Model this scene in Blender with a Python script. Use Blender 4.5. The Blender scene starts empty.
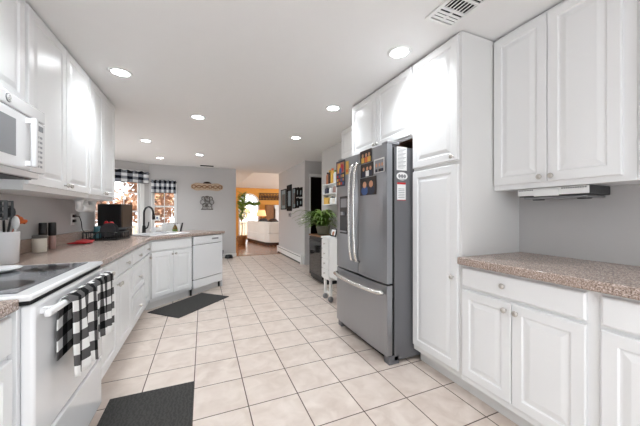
import bpy, bmesh, math, random
from mathutils import Vector, Matrix
from mathutils.geometry import tessellate_polygon
random.seed(7)
PI = math.pi
SC = bpy.context.scene
COL = SC.collection

# ------------------------------------------------------------------ camera, world, exposure
CAM_H = 1.213
cam_d = bpy.data.cameras.new('camera')
cam = bpy.data.objects.new('camera', cam_d); COL.objects.link(cam)
cam_d.sensor_width = 36.0
cam_d.lens = 277.0 / 640.0 * 36.0
cam_d.clip_start = 0.02; cam_d.clip_end = 200
cam.location = (0, 0, CAM_H)
cam.rotation_euler = (PI / 2, 0, -math.atan2(117.0, 277.0))
SC.camera = cam
SC.view_settings.view_transform = 'Standard'
SC.view_settings.look = 'None'
SC.view_settings.gamma = 1.0
SC.view_settings.use_curve_mapping = False
SC.view_settings.exposure = 0.06
LAMP = 30.0
SPOT = 52.0
w = bpy.data.worlds.new('World'); SC.world = w; w.use_nodes = True
bg = w.node_tree.nodes['Background']
bg.inputs[0].default_value = (0.90, 0.95, 1.0, 1); bg.inputs[1].default_value = 3.0
sun_d = bpy.data.lights.new('sun', 'SUN'); sun_d.energy = 7.0; sun_d.angle = 0.02; sun_d.color = (0.93, 0.96, 1.0)
sun = bpy.data.objects.new('sun', sun_d); COL.objects.link(sun); sun.location = (8, -6, 12)
sun.rotation_euler = Vector((-0.25, 0.52, -0.80)).to_track_quat('-Z', 'Y').to_euler()

# ------------------------------------------------------------------ materials
def lin(c):
    return c / 12.92 if c <= 0.04045 else ((c + 0.055) / 1.055) ** 2.4
def rgb(r, g, b):
    return (lin(r / 255), lin(g / 255), lin(b / 255), 1)
def newmat(name):
    m = bpy.data.materials.new(name); m.use_nodes = True
    nt = m.node_tree
    return m, nt, nt.nodes['Principled BSDF']
def N(nt, kind, **kw):
    n = nt.nodes.new(kind)
    for k, v in kw.items(): setattr(n, k, v)
    return n
def mth(nt, op, a, b=None, c=None):
    n = N(nt, 'ShaderNodeMath', operation=op)
    for i, v in enumerate((a, b, c)):
        if v is None: continue
        if isinstance(v, (int, float)): n.inputs[i].default_value = v
        else: nt.links.new(v, n.inputs[i])
    return n.outputs[0]
def mixc(nt, f, a, b):
    n = N(nt, 'ShaderNodeMix', data_type='RGBA')
    for k, v in ((0, f), (6, a), (7, b)):
        if isinstance(v, (int, float, tuple)): n.inputs[k].default_value = v
        else: nt.links.new(v, n.inputs[k])
    return n.outputs[2]
def plain(name, c, rough=0.5, metal=0.0, var=0.06, scale=12, bump=0.0, bscale=60, spec=0.5, stretch=None, coat=0):
    """paint, plastic, metal...: a base colour with a slight noise in tone, optional bump"""
    m, nt, p = newmat(name)
    tc = N(nt, 'ShaderNodeTexCoord')
    src = tc.outputs['Object']
    if stretch:
        mp = N(nt, 'ShaderNodeMapping'); mp.inputs['Scale'].default_value = stretch
        nt.links.new(src, mp.inputs[0]); src = mp.outputs[0]
    no = N(nt, 'ShaderNodeTexNoise'); no.inputs['Scale'].default_value = scale; no.inputs['Detail'].default_value = 4
    nt.links.new(src, no.inputs[0])
    a = tuple(max(0, v * (1 - var)) for v in c[:3]) + (1,)
    b = tuple(min(1, v * (1 + var)) for v in c[:3]) + (1,)
    nt.links.new(mixc(nt, no.outputs[0], a, b), p.inputs['Base Color'])
    p.inputs['Roughness'].default_value = rough; p.inputs['Metallic'].default_value = metal
    p.inputs['Specular IOR Level'].default_value = spec
    p.inputs['Coat Weight'].default_value = coat
    if bump:
        n2 = N(nt, 'ShaderNodeTexNoise'); n2.inputs['Scale'].default_value = bscale
        nt.links.new(src, n2.inputs[0])
        bp = N(nt, 'ShaderNodeBump'); bp.inputs['Strength'].default_value = bump; bp.inputs['Distance'].default_value = 0.002
        nt.links.new(n2.outputs[0], bp.inputs['Height']); nt.links.new(bp.outputs[0], p.inputs['Normal'])
    return m
def emit(name, c, s):
    m, nt, p = newmat(name)
    p.inputs['Base Color'].default_value = c
    p.inputs['Emission Color'].default_value = c; p.inputs['Emission Strength'].default_value = s
    return m
def tile_mat():
    m, nt, p = newmat('floor_tile')
    g = N(nt, 'ShaderNodeNewGeometry'); s = N(nt, 'ShaderNodeSeparateXYZ'); nt.links.new(g.outputs['Position'], s.inputs[0])
    P = 0.322
    u = mth(nt, 'DIVIDE', mth(nt, 'SUBTRACT', s.outputs[0], 0.586 - 10 * P), P)
    v = mth(nt, 'DIVIDE', mth(nt, 'SUBTRACT', s.outputs[1], 1.777 - 20 * P), P)
    def edge(t):
        f = mth(nt, 'FRACT', t)
        return mth(nt, 'MINIMUM', f, mth(nt, 'SUBTRACT', 1.0, f))
    e = mth(nt, 'MINIMUM', edge(u), edge(v))
    grout = mth(nt, 'LESS_THAN', e, 0.0105)
    cx = N(nt, 'ShaderNodeCombineXYZ'); nt.links.new(mth(nt, 'FLOOR', u), cx.inputs[0]); nt.links.new(mth(nt, 'FLOOR', v), cx.inputs[1])
    wn = N(nt, 'ShaderNodeTexWhiteNoise'); nt.links.new(cx.outputs[0], wn.inputs[0])
    no = N(nt, 'ShaderNodeTexNoise'); no.inputs['Scale'].default_value = 9; no.inputs['Detail'].default_value = 6; no.inputs['Distortion'].default_value = 0.6
    addv = N(nt, 'ShaderNodeVectorMath', operation='ADD'); nt.links.new(g.outputs['Position'], addv.inputs[0]); nt.links.new(wn.outputs['Color'], addv.inputs[1])
    nt.links.new(addv.outputs[0], no.inputs[0])
    cr = N(nt, 'ShaderNodeValToRGB')
    cr.color_ramp.elements[0].position = 0.3; cr.color_ramp.elements[0].color = rgb(202, 185, 173)
    cr.color_ramp.elements[1].position = 0.68; cr.color_ramp.elements[1].color = rgb(223, 210, 200)
    nt.links.new(no.outputs[0], cr.inputs[0])
    tone = mixc(nt, mth(nt, 'MULTIPLY', wn.outputs[0], 0.35), cr.outputs[0], rgb(217, 202, 191))
    nt.links.new(mixc(nt, grout, tone, rgb(92, 76, 68)), p.inputs['Base Color'])
    nt.links.new(mth(nt, 'ADD', mth(nt, 'MULTIPLY', grout, 0.45), 0.36), p.inputs['Roughness'])
    bp = N(nt, 'ShaderNodeBump'); bp.inputs['Strength'].default_value = 0.5; bp.inputs['Distance'].default_value = 0.003
    nt.links.new(mth(nt, 'SUBTRACT', 1.0, grout), bp.inputs['Height']); nt.links.new(bp.outputs[0], p.inputs['Normal'])
    return m
def plank_mat():
    m, nt, p = newmat('oak_planks')
    g = N(nt, 'ShaderNodeNewGeometry')
    br = N(nt, 'ShaderNodeTexBrick'); br.inputs['Scale'].default_value = 1
    br.inputs['Brick Width'].default_value = 1.1; br.inputs['Row Height'].default_value = 0.085; br.inputs['Mortar Size'].default_value = 0.002
    br.inputs['Color1'].default_value = rgb(150, 98, 62); br.inputs['Color2'].default_value = rgb(122, 74, 44); br.inputs['Mortar'].default_value = rgb(60, 34, 20)
    nt.links.new(g.outputs['Position'], br.inputs[0]); nt.links.new(br.outputs[0], p.inputs['Base Color'])
    p.inputs['Roughness'].default_value = 0.18
    return m
def speckle_mat():
    m, nt, p = newmat('speckled_laminate')
    tc = N(nt, 'ShaderNodeTexCoord')
    def ramp(scale, pts, detail=2):
        no = N(nt, 'ShaderNodeTexNoise'); no.inputs['Scale'].default_value = scale; no.inputs['Detail'].default_value = detail
        nt.links.new(tc.outputs['Object'], no.inputs[0])
        cr = N(nt, 'ShaderNodeValToRGB'); cr.color_ramp.interpolation = 'LINEAR'
        while len(cr.color_ramp.elements) < len(pts): cr.color_ramp.elements.new(0.5)
        for e, (q, c) in zip(cr.color_ramp.elements, pts): e.position = q; e.color = c
        nt.links.new(no.outputs[0], cr.inputs[0]); return cr.outputs[0]
    a = ramp(150, [(0.36, rgb(104, 84, 74)), (0.45, rgb(160, 139, 126)), (0.56, rgb(180, 159, 147)), (0.64, rgb(226, 212, 204))])
    b = ramp(260, [(0.40, rgb(92, 78, 68)), (0.55, rgb(204, 184, 173))])
    nt.links.new(mixc(nt, 0.35, a, b), p.inputs['Base Color'])
    p.inputs['Roughness'].default_value = 0.22
    return m
def check_mat(name, nu, nv, dark, mid, light, off=0.0):
    m, nt, p = newmat(name)
    tc = N(nt, 'ShaderNodeTexCoord'); s = N(nt, 'ShaderNodeSeparateXYZ'); nt.links.new(tc.outputs['UV'], s.inputs[0])
    a = mth(nt, 'GREATER_THAN', mth(nt, 'FRACT', mth(nt, 'ADD', mth(nt, 'MULTIPLY', s.outputs[0], nu), off)), 0.5)
    b = mth(nt, 'GREATER_THAN', mth(nt, 'FRACT', mth(nt, 'MULTIPLY', s.outputs[1], nv)), 0.5)
    sm = mth(nt, 'ADD', a, b)
    c1 = mixc(nt, mth(nt, 'GREATER_THAN', sm, 0.5), light, mid)
    c2 = mixc(nt, mth(nt, 'GREATER_THAN', sm, 1.5), c1, dark)
    no = N(nt, 'ShaderNodeTexNoise'); no.inputs['Scale'].default_value = 300
    nt.links.new(tc.outputs['Object'], no.inputs[0])
    bp = N(nt, 'ShaderNodeBump'); bp.inputs['Strength'].default_value = 0.3; bp.inputs['Distance'].default_value = 0.001
    nt.links.new(no.outputs[0], bp.inputs['Height']); nt.links.new(bp.outputs[0], p.inputs['Normal'])
    nt.links.new(c2, p.inputs['Base Color']); p.inputs['Roughness'].default_value = 0.9; p.inputs['Specular IOR Level'].default_value = 0.1
    return m
def wave_mat(name, a, b, scale, axis='Z', rough=0.8, dist=1.5):
    m, nt, p = newmat(name)
    tc = N(nt, 'ShaderNodeTexCoord'); wv = N(nt, 'ShaderNodeTexWave'); wv.bands_direction = axis
    wv.inputs['Scale'].default_value = scale; wv.inputs['Distortion'].default_value = dist; wv.inputs['Detail'].default_value = 3
    wv.inputs['Detail Scale'].default_value = 3
    nt.links.new(tc.outputs['Object'], wv.inputs[0])
    nt.links.new(mixc(nt, wv.outputs['Fac'], a, b), p.inputs['Base Color']); p.inputs['Roughness'].default_value = rough
    return m
def glass_mat(name, tint=(1, 1, 1, 1), gl=0.06):
    m, nt, p = newmat(name)
    nt.nodes.remove(p)
    t = N(nt, 'ShaderNodeBsdfTransparent'); t.inputs[0].default_value = tint
    g = N(nt, 'ShaderNodeBsdfGlossy'); g.inputs['Roughness'].default_value = 0.02
    mx = N(nt, 'ShaderNodeMixShader'); mx.inputs[0].default_value = gl
    nt.links.new(t.outputs[0], mx.inputs[1]); nt.links.new(g.outputs[0], mx.inputs[2])
    nt.links.new(mx.outputs[0], nt.nodes['Material Output'].inputs[0])
    return m

M = {}
M['tile'] = tile_mat(); M['plank'] = plank_mat(); M['speckle'] = speckle_mat()
M['ceiling'] = plain('ceiling_paint', rgb(240, 239, 238), 0.9, var=0.01, bump=0.1, bscale=300)
M['wall'] = plain('grey_wall_paint', rgb(198, 196, 195), 0.75, var=0.015, bump=0.08, bscale=250)
M['orange'] = plain('orange_wall_paint', rgb(226, 158, 74), 0.8, var=0.05, scale=3)
M['whitewall'] = plain('white_wall_paint', rgb(240, 238, 236), 0.85, var=0.01)
M['trim'] = plain('white_trim_paint', rgb(236, 235, 233), 0.4, var=0.01)
M['cab'] = plain('white_cabinet_paint', rgb(238, 238, 238), 0.32, var=0.01, scale=4)
M['cabside'] = plain('white_cabinet_side', rgb(228, 227, 225), 0.4, var=0.015, scale=4)
M['under'] = plain('raw_brown_underside', rgb(96, 62, 44), 0.7, var=0.12, scale=20)
M['shadowgap'] = plain('dark_filler', rgb(40, 38, 36), 0.8)
M['knob'] = plain('satin_nickel', rgb(205, 200, 194), 0.28, 0.95, var=0.02)
M['white'] = plain('white_enamel', rgb(240, 240, 241), 0.18, var=0.008, coat=0.3)
M['whiteplastic'] = plain('white_plastic', rgb(238, 238, 236), 0.35, var=0.01)
M['black'] = plain('black_plastic', rgb(20, 20, 21), 0.35, var=0.15)
M['matteblack'] = plain('matte_black_metal', rgb(26, 24, 24), 0.45, 0.3, var=0.1)
M['darkgap'] = plain('dark_seam', rgb(14, 14, 14), 0.8)
M['ss'] = plain('brushed_steel', rgb(160, 162, 166), 0.30, 0.9, var=0.03, scale=40, stretch=(1, 1, 30))
M['sshandle'] = plain('polished_steel', rgb(226, 224, 220), 0.22, 0.85, var=0.02)
M['fridgeside'] = plain('grey_fridge_side', rgb(112, 112, 115), 0.45, 0.2, var=0.02)
M['cookglass'] = plain('ceramic_glass_grey_reflection', rgb(120, 122, 126), 0.1, var=0.05, spec=0.9)  # black glass, its grey reflection of the room put into the base colour
M['burner'] = plain('burner_print', rgb(34, 34, 36), 0.18, var=0.1)
M['mwglass'] = plain('grey_microwave_glass', rgb(150, 152, 156), 0.12, var=0.04, scale=3)
M['darkgrey'] = plain('dark_grey_plastic', rgb(60, 60, 62), 0.5)
M['grey'] = plain('mid_grey', rgb(140, 140, 142), 0.5)
M['rug'] = wave_mat('charcoal_mat_weave', rgb(50, 49, 47), rgb(64, 62, 60), 14, 'X', 0.95, 9)
M['glass'] = glass_mat('window_glass')
M['check'] = check_mat('towel_buffalo_check', 3.3, 6.9, rgb(20, 20, 21), rgb(92, 90, 90), rgb(238, 237, 235))
M['check2'] = check_mat('valance_buffalo_check', 5, 2, rgb(24, 28, 38), rgb(140, 144, 152), rgb(236, 238, 240))
M['leaf'] = plain('green_leaf', rgb(104, 132, 56), 0.5, var=0.35, scale=20)
M['leaf2'] = plain('bright_green_leaf', rgb(120, 150, 50), 0.5, var=0.3, scale=12)
M['autumn'] = plain('orange_autumn_leaf', rgb(176, 132, 102), 0.8, var=0.35, scale=6)
M['autumn2'] = plain('rusty_autumn_leaf', rgb(150, 118, 100), 0.8, var=0.35, scale=6)
M['autumn3'] = plain('yellow_autumn_leaf', rgb(186, 164, 112), 0.8, var=0.3, scale=6)
M['bark'] = plain('grey_bark', rgb(92, 74, 66), 0.9, var=0.3, scale=9, bump=0.5)
M['ground'] = plain('leaf_strewn_ground', rgb(168, 140, 108), 0.95, var=0.3, scale=3)
M['wood'] = wave_mat('brown_wood', rgb(120, 78, 44), rgb(160, 112, 68), 6, 'X', 0.5, 4)
M['palewood'] = wave_mat('pale_carved_wood', rgb(176, 150, 126), rgb(212, 190, 166), 14, 'X', 0.7, 5)
M['sofa'] = plain('white_sofa_fabric', rgb(240, 236, 228), 0.85, var=0.03, scale=5, bump=0.2, bscale=200)
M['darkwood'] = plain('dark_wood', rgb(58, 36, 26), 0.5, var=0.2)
M['smokeglass'] = plain('smoked_glass', rgb(36, 34, 34), 0.06, var=0.1, spec=0.9)
M['orangeplastic'] = plain('orange_plastic', rgb(222, 110, 52), 0.4)
M['red'] = plain('red_silicone', rgb(188, 26, 34), 0.45)
M['teal'] = plain('teal_plastic', rgb(70, 120, 128), 0.3)
M['cream'] = plain('cream_wax', rgb(226, 219, 206), 0.4)
M['pink'] = plain('pink_salt', rgb(176, 140, 132), 0.3, var=0.2, scale=120)
M['amber'] = plain('amber_liquid', rgb(128, 98, 46), 0.15)
M['brownbox'] = plain('dark_brown_casing', rgb(66, 48, 32), 0.45, var=0.2)
M['iron'] = plain('grey_wrought_iron', rgb(118, 114, 110), 0.5, 0.5, var=0.2)
M['pot'] = plain('stone_planter', rgb(128, 124, 110), 0.7, var=0.15, bump=0.2)
M['skin'] = plain('print_skin_tone', rgb(206, 150, 116), 0.4)
M['skin2'] = plain('print_tan_tone', rgb(176, 112, 78), 0.4)
M['blue'] = plain('print_blue', rgb(52, 84, 140), 0.4)
M['navy'] = plain('print_navy', rgb(30, 34, 56), 0.4)
M['hair'] = plain('print_dark_hair', rgb(42, 28, 22), 0.4)
M['yellow'] = plain('yellow_print', rgb(226, 178, 76), 0.4)
M['paper'] = plain('white_paper', rgb(238, 238, 236), 0.7, var=0.01)
M['frameblack'] = plain('matte_black_frame', rgb(18, 18, 19), 0.8, spec=0.15)
M['printblue'] = plain('grey_blue_print', rgb(120, 142, 150), 0.6)
M['text'] = plain('grey_print', rgb(150, 152, 156), 0.7)
M['shade'] = plain('warm_lamp_shade', rgb(236, 196, 130), 0.8)
M['lampglow'] = emit('lamp_diffuser', (.93, .97, 1.0, 1), LAMP)
M['shadeglow'] = emit('glowing_lampshade', (1.0, 0.62, 0.28, 1), 0.6)

# ------------------------------------------------------------------ mesh builder
class MB:
    def __init__(s): s.bm = bmesh.new(); s.mi = 0; s.uv = None
    def _f(s, vs, smooth=False):
        try: f = s.bm.faces.new(vs)
        except ValueError: return None
        f.material_index = s.mi; f.smooth = smooth
        return f
    def box(s, x0, x1, y0, y1, z0, z1, bev=0.0, seg=2):
        a = [min(x0, x1), min(y0, y1), min(z0, z1)]; b = [max(x0, x1), max(y0, y1), max(z0, z1)]
        vs = [s.bm.verts.new((x, y, z)) for x in (a[0], b[0]) for y in (a[1], b[1]) for z in (a[2], b[2])]
        fs = []
        for q in ((0, 1, 3, 2), (4, 6, 7, 5), (0, 4, 5, 1), (2, 3, 7, 6), (0, 2, 6, 4), (1, 5, 7, 3)):
            fs.append(s._f([vs[i] for i in q]))
        if bev:
            es = list({e for f in fs for e in f.edges})
            r = bmesh.ops.bevel(s.bm, geom=es, offset=bev, segments=seg, affect='EDGES', profile=0.5)
            for f in r['faces']: f.material_index = s.mi; f.smooth = True
        return s
    def lathe(s, prof, c=(0, 0, 0), seg=20, axis='z', cap=True):
        rings = []
        for r, h in prof:
            ring = []
            for i in range(seg):
                a = 2 * PI * i / seg
                x, y = r * math.cos(a), r * math.sin(a)
                p = (x, y, h) if axis == 'z' else ((x, -h, y) if axis == 'y' else (h, x, y))
                ring.append(s.bm.verts.new((c[0] + p[0], c[1] + p[1], c[2] + p[2])))
            rings.append(ring)
        for a, b in zip(rings, rings[1:]):
            for i in range(seg):
                j = (i + 1) % seg
                s._f([a[i], a[j], b[j], b[i]], True)
        if cap: s._f(list(reversed(rings[0]))); s._f(rings[-1])
        return s
    def tube(s, pts, r, seg=8, cap=True):
        pts = [Vector(p) for p in pts]; n = len(pts)
        rr = r if isinstance(r, (list, tuple)) else [r] * n
        rings = []; ref = None
        for k in range(n):
            t = (pts[min(k + 1, n - 1)] - pts[max(k - 1, 0)]).normalized()
            if ref is None:
                ref = t.orthogonal().normalized()
            ref = (ref - t * ref.dot(t))
            ref = ref.normalized() if ref.length > 1e-6 else t.orthogonal().normalized()
            b = t.cross(ref)
            rings.append([s.bm.verts.new(pts[k] + (ref * math.cos(2 * PI * i / seg) + b * math.sin(2 * PI * i / seg)) * rr[k]) for i in range(seg)])
        for a, b in zip(rings, rings[1:]):
            for i in range(seg):
                j = (i + 1) % seg
                s._f([a[i], a[j], b[j], b[i]], True)
        if cap: s._f(list(reversed(rings[0]))); s._f(rings[-1])
        return s
    def ball(s, c, r, sx=1, sy=1, sz=1, seg=12):
        m = Matrix.Translation(c) @ Matrix.Diagonal((sx, sy, sz, 1))
        q = bmesh.ops.create_uvsphere(s.bm, u_segments=seg, v_segments=max(6, seg // 2), radius=r, matrix=m)
        for f in {f for v in q['verts'] for f in v.link_faces}: f.material_index = s.mi; f.smooth = True
        return s
    def prism(s, outer, z0, z1, holes=()):
        loops = [list(outer)] + [list(h) for h in holes]
        flat = [p for l in loops for p in l]
        tris = tessellate_polygon([[Vector((p[0], p[1], 0)) for p in l] for l in loops])
        lo = [s.bm.verts.new((p[0], p[1], z0)) for p in flat]; hi = [s.bm.verts.new((p[0], p[1], z1)) for p in flat]
        for t in tris:
            s._f([hi[i] for i in t]); s._f([lo[i] for i in reversed(t)])
        k = 0
        for l in loops:
            n = len(l)
            for i in range(n):
                j = (i + 1) % n
                s._f([lo[k + i], lo[k + j], hi[k + j], hi[k + i]])
            k += n
        return s
    def plate(s, poly, y0, y1):
        """polygon in x/z extruded in y"""
        lo = [s.bm.verts.new((p[0], y0, p[1])) for p in poly]; hi = [s.bm.verts.new((p[0], y1, p[1])) for p in poly]
        s._f(lo); s._f(list(reversed(hi)))
        n = len(poly)
        for i in range(n):
            j = (i + 1) % n
            s._f([lo[j], lo[i], hi[i], hi[j]])
        return s
    def quad(s, *ps):
        return s._f([s.bm.verts.new(p) for p in ps])
    def panel(s, x0, x1, z0, z1, t, prof):
        """raised panel front: prof = [(inset, y)] rings from the back edge to the middle"""
        rings = []
        for i, y in prof:
            rings.append([s.bm.verts.new((x, y, z)) for x, z in ((x0 + i, z0 + i), (x1 - i, z0 + i), (x1 - i, z1 - i), (x0 + i, z1 - i))])
        s._f(list(reversed(rings[0])))
        for a, b in zip(rings, rings[1:]):
            for i in range(4):
                j = (i + 1) % 4
                s._f([a[i], a[j], b[j], b[i]])
        s._f(rings[-1])
        return s
    def grid(s, nu, nv, fn):
        uv = s.bm.loops.layers.uv.verify()
        vs = [[s.bm.verts.new(fn(i / nu, j / nv)) for j in range(nv + 1)] for i in range(nu + 1)]
        for i in range(nu):
            for j in range(nv):
                f = s._f([vs[i][j], vs[i + 1][j], vs[i + 1][j + 1], vs[i][j + 1]], True)
                for l, (a, b) in zip(f.loops, ((i, j), (i + 1, j), (i + 1, j + 1), (i, j + 1))): l[uv].uv = (a / nu, b / nv)
        return s
    def build(s, name, mats, parent=None, loc=None, rotz=0, solid=0.0, kind=None, bevel=0):
        bmesh.ops.recalc_face_normals(s.bm, faces=s.bm.faces)
        me = bpy.data.meshes.new(name); s.bm.to_mesh(me); s.bm.free()
        for m in (mats if isinstance(mats, (list, tuple)) else [mats]): me.materials.append(M[m])
        o = bpy.data.objects.new(name, me); COL.objects.link(o)
        if parent: o.parent = parent
        if loc: o.location = loc
        if rotz: o.rotation_euler = (0, 0, rotz)
        if kind: o['kind'] = kind
        if solid:
            md = o.modifiers.new('thickness', 'SOLIDIFY'); md.thickness = solid; md.offset = 0
        if bevel:
            md = o.modifiers.new('bevel', 'BEVEL'); md.width = bevel; md.segments = 2; md.limit_method = 'ANGLE'
        return o
def tag(o, label, cat, group=None):
    o['label'] = label; o['category'] = cat
    if group: o['group'] = group
    return o
def thing(name, label, cat, loc=(0, 0, 0), rotz=0, group=None):
    o = bpy.data.objects.new(name, None); COL.objects.link(o)
    o.location = loc; o.rotation_euler = (0, 0, rotz)
    return tag(o, label, cat, group)
def bx(name, mat, parent, *d, bev=0.0, **kw):
    return MB().box(*d, bev=bev).build(name, mat, parent, **kw)

# ------------------------------------------------------------------ the setting
XL, XR, H = -1.235, 2.19, 2.44
YB = 8.07
MB().box(-3.6, 5.2, -1.2, YB, -0.1, 0).build('floor', 'tile', kind='structure')
MB().box(0.2, 5.2, YB, 14.2, -0.1, -0.002).build('floor', 'plank', kind='structure')
cm = MB(); cm.box(-3.6, 3.8, -1.2, 8.5, H, H + 0.12); cm.box(0.2, 1.4, 8.5, 14.0, H, H + 0.12); cm.build('ceiling', 'ceiling', kind='structure')
# left kitchen wall, ends where the dining nook opens
MB().box(XL - 0.12, XL, -1.2, 4.225, 0, H).build('wall_left', 'wall', kind='structure')
MB().box(XL - 0.125, XL + 0.004, 4.226, 4.25, 0, H).build('trim_1', 'trim', kind='structure')
# right wall with the hall opening
rw = MB(); rw.box(XR, XR + 0.12, -1.2, 5.10, 0, H); rw.box(XR, XR + 0.12, 6.11, 8.5, 0, H); rw.build('wall_right', 'wall', kind='structure')
# hall beyond the opening, dark room behind its doorway
hw = MB(); hw.box(2.31, 2.33, 6.12, 6.24, 0, H); hw.box(2.33, 3.05, 6.12, 6.24, 2.08, H); hw.box(3.05, 3.7, 6.12, 6.24, 0, H)
hw.box(3.6, 3.7, 4.98, 6.12, 0, H); hw.box(2.31, 3.6, 4.98, 5.09, 0, H); hw.build('wall_hall', 'wall', kind='structure')
cs = MB(); cs.box(2.312, 2.338, 6.10, 6.12, 0, 2.14); cs.box(3.045, 3.10, 6.10, 6.12, 0, 2.14); cs.box(2.338, 3.045, 6.10, 6.12, 2.075, 2.14)
cs.build('trim_2', 'trim', kind='structure')
cl = MB(); cl.box(2.313, 2.33, 6.25, 8.4, 0, H); cl.box(3.6, 3.7, 6.25, 8.4, 0, H); cl.box(2.36, 3.6, 8.3, 8.4, 0, H); cl.build('wall_closet', 'darkwood', kind='structure')  # walls coloured dark brown to stand for the unlit room

def window(n, loc, rotz, x0, x1, z0, z1, rails, muntins, t=0.12, cas=0.06, side=-1):
    """opening in local x/z, room on the side of local y = side; casing, sash and glass"""
    r = bpy.data.objects.new('window_%d' % n, None); COL.objects.link(r); r.location = loc; r.rotation_euler = (0, 0, rotz); r['kind'] = 'structure'
    c = MB(); y0, y1 = (0, side * 0.02)
    c.box(x0 - cas, x0, y0, y1, z0 - cas, z1 + cas); c.box(x1, x1 + cas, y0, y1, z0 - cas, z1 + cas)
    c.box(x0, x1, y0, y1, z1, z1 + cas); c.box(x0 - cas - .02, x1 + cas + .02, y0, side * 0.05, z0 - 0.03, z0)
    c.build('window_casing', 'trim', r)
    m = -side * t * 0.5
    f = MB()
    f.box(x0, x0 + 0.035, m - .02, m + .02, z0, z1); f.box(x1 - 0.035, x1, m - .02, m + .02, z0, z1)
    f.box(x0 + .035, x1 - .035, m - .02, m + .02, z1 - .035, z1); f.box(x0 + .035, x1 - .035, m - .02, m + .02, z0, z0 + .05)
    for z in rails: f.box(x0 + .035, x1 - .035, m - .018, m + .018, z - .02, z + .02)
    for kind, q in muntins:
        if kind == 'v': f.box(q - .008, q + .008, m - .012, m + .012, z0 + .05, z1 - .035)
        else: f.box(x0 + .035, x1 - .035, m - .011, m + .011, q - .008, q + .008)
    f.build('window_sash', 'trim', r)
    MB().box(x0 + .03, x1 - .03, m - .003, m + .003, z0 + .03, z1 - .03).build('window_glass', 'glass', r)
    return r
def wall_holes(name, mat, x0, x1, h, holes, y0, y1, loc=(0, 0, 0), rotz=0):
    """wall in local x/z with rectangular openings"""
    b = MB(); xs = x0
    for (a, c, z0, z1) in sorted(holes):
        b.box(xs, a, y0, y1, 0, h)
        if z0 > 0: b.box(a, c, y0, y1, 0, z0)
        if z1 < h: b.box(a, c, y0, y1, z1, h)
        xs = c
    b.box(xs, x1, y0, y1, 0, h)
    return b.build(name, mat, loc=loc, rotz=rotz, kind='structure')

# unseen wall added behind the camera, its wide opening sized to control the daylight
wall_holes('wall_rear', 'wall', XL, XR, H, [(-.55, 1.45, 0, 2.1)], -.12, 0, (0, -1.2, 0))
# back wall of the nook with the small window, angled bay wall with the big one
wall_holes('wall_back', 'wall', -1.25, 0.85, H, [(-1.17, -0.66, 0.80, 2.00)], 0, 0.12, (0, YB, 0))
window(2, (0, YB, 0), 0, -1.17, -0.66, 0.80, 2.00, [1.38], [('v', -0.915), ('h', 1.1)], cas=0.035)
BA = math.atan2(-0.51, -0.86)
wall_holes('wall_bay', 'wall', -0.02, 1.5, H, [(0.20, 1.15, 0.35, 2.16)], -0.12, 0, (-1.25, YB, 0), BA)
window(1, (-1.25, YB, 0), BA, 0.20, 1.15, 0.35, 2.16, [1.25], [('v', 0.52), ('v', 0.84), ('h', 1.70), ('h', 0.8)], side=1, cas=0.09)
EX, EY = -1.25 - .86 * 1.5, YB - .51 * 1.5
wall_holes('wall_nook', 'wall', 4.1, EY + .02, H, [(4.6, 6.9, 0.1, 2.15)], 0, 0.12, (EX, 0, 0), PI / 2)
window(4, (EX, 0, 0), PI / 2, 4.6, 6.9, 0.1, 2.15, [], [('v', 5.75)])  # unseen window added to brighten the far ceiling and back wall
MB().box(EX, XL - 0.13, 4.10, 4.22, 0, H).build('wall_return', 'wall', kind='structure')
# living room
ar = [(1.66, 0.12)] + [(2.10 + 0.44 * math.cos(a), 1.68 + 0.44 * math.sin(a)) for a in [PI - PI * k / 14 for k in range(15)]] + [(2.54, 0.12)]
lw = MB()
pts_hole = ar
outer = [(0.2, 0), (5.2, 0), (5.2, 2.45), (0.2, 2.45)]
bm_ = lw
def xz_prism(b, outer, hole, y0, y1):
    loops = [outer, hole]; flat = outer + hole
    tris = tessellate_polygon([[Vector((p[0], p[1], 0)) for p in l] for l in loops])
    lo = [b.bm.verts.new((p[0], y0, p[1])) for p in flat]; hi = [b.bm.verts.new((p[0], y1, p[1])) for p in flat]
    for t in tris: b._f([lo[i] for i in t]); b._f([hi[i] for i in reversed(t)])
    k = 0
    for l in loops:
        for i in range(len(l)):
            j = (i + 1) % len(l); b._f([lo[k + i], lo[k + j], hi[k + j], hi[k + i]])
        k += len(l)
xz_prism(lw, outer, ar, 14.0, 14.12); lw.build('wall_living', 'orange', kind='structure')
w3 = bpy.data.objects.new('window_3', None); COL.objects.link(w3); w3['kind'] = 'structure'
fr = MB()
ar_o = [(2.10 + (x - 2.10) * 1.13, 0.12 + (z - 0.12) * 1.03) for x, z in ar]
xz_prism(fr, ar_o, ar, 13.97, 13.999)
for x in (1.88, 2.10, 2.32): fr.box(x - .012, x + .012, 14.04, 14.06, 0.12, 2.05)
for z in (0.7, 1.2, 1.68): fr.box(1.66, 2.54, 14.035, 14.065, z - .015, z + .015)
fr.build('window_frame', 'trim', w3)
MB().plate(ar, 14.08, 14.085).build('window_glass', 'glass', w3)
vc = MB()
vc.quad((1.4, 14.12, 2.45), (5.2, 14.12, 2.45), (5.2, 8.5, 4.3), (1.4, 8.5, 4.3)); vc.build('ceiling', 'whitewall', kind='structure', solid=0.05)
MB().box(1.4, 5.2, 8.38, 8.5, H + .12, 4.3).build('wall_header', 'whitewall', kind='structure')
MB().box(1.3, 1.4, 8.5, 14.0, H + .12, 4.3).build('wall_gable', 'whitewall', kind='structure')
wall_holes('wall_living_left', 'orange', 8.19, 14.0, H, [(8.6, 13.2, 0.2, 2.3)], 0, 0.12, (0.32, 0, 0), PI / 2)  # large unseen opening added to let daylight into the living room
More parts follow.
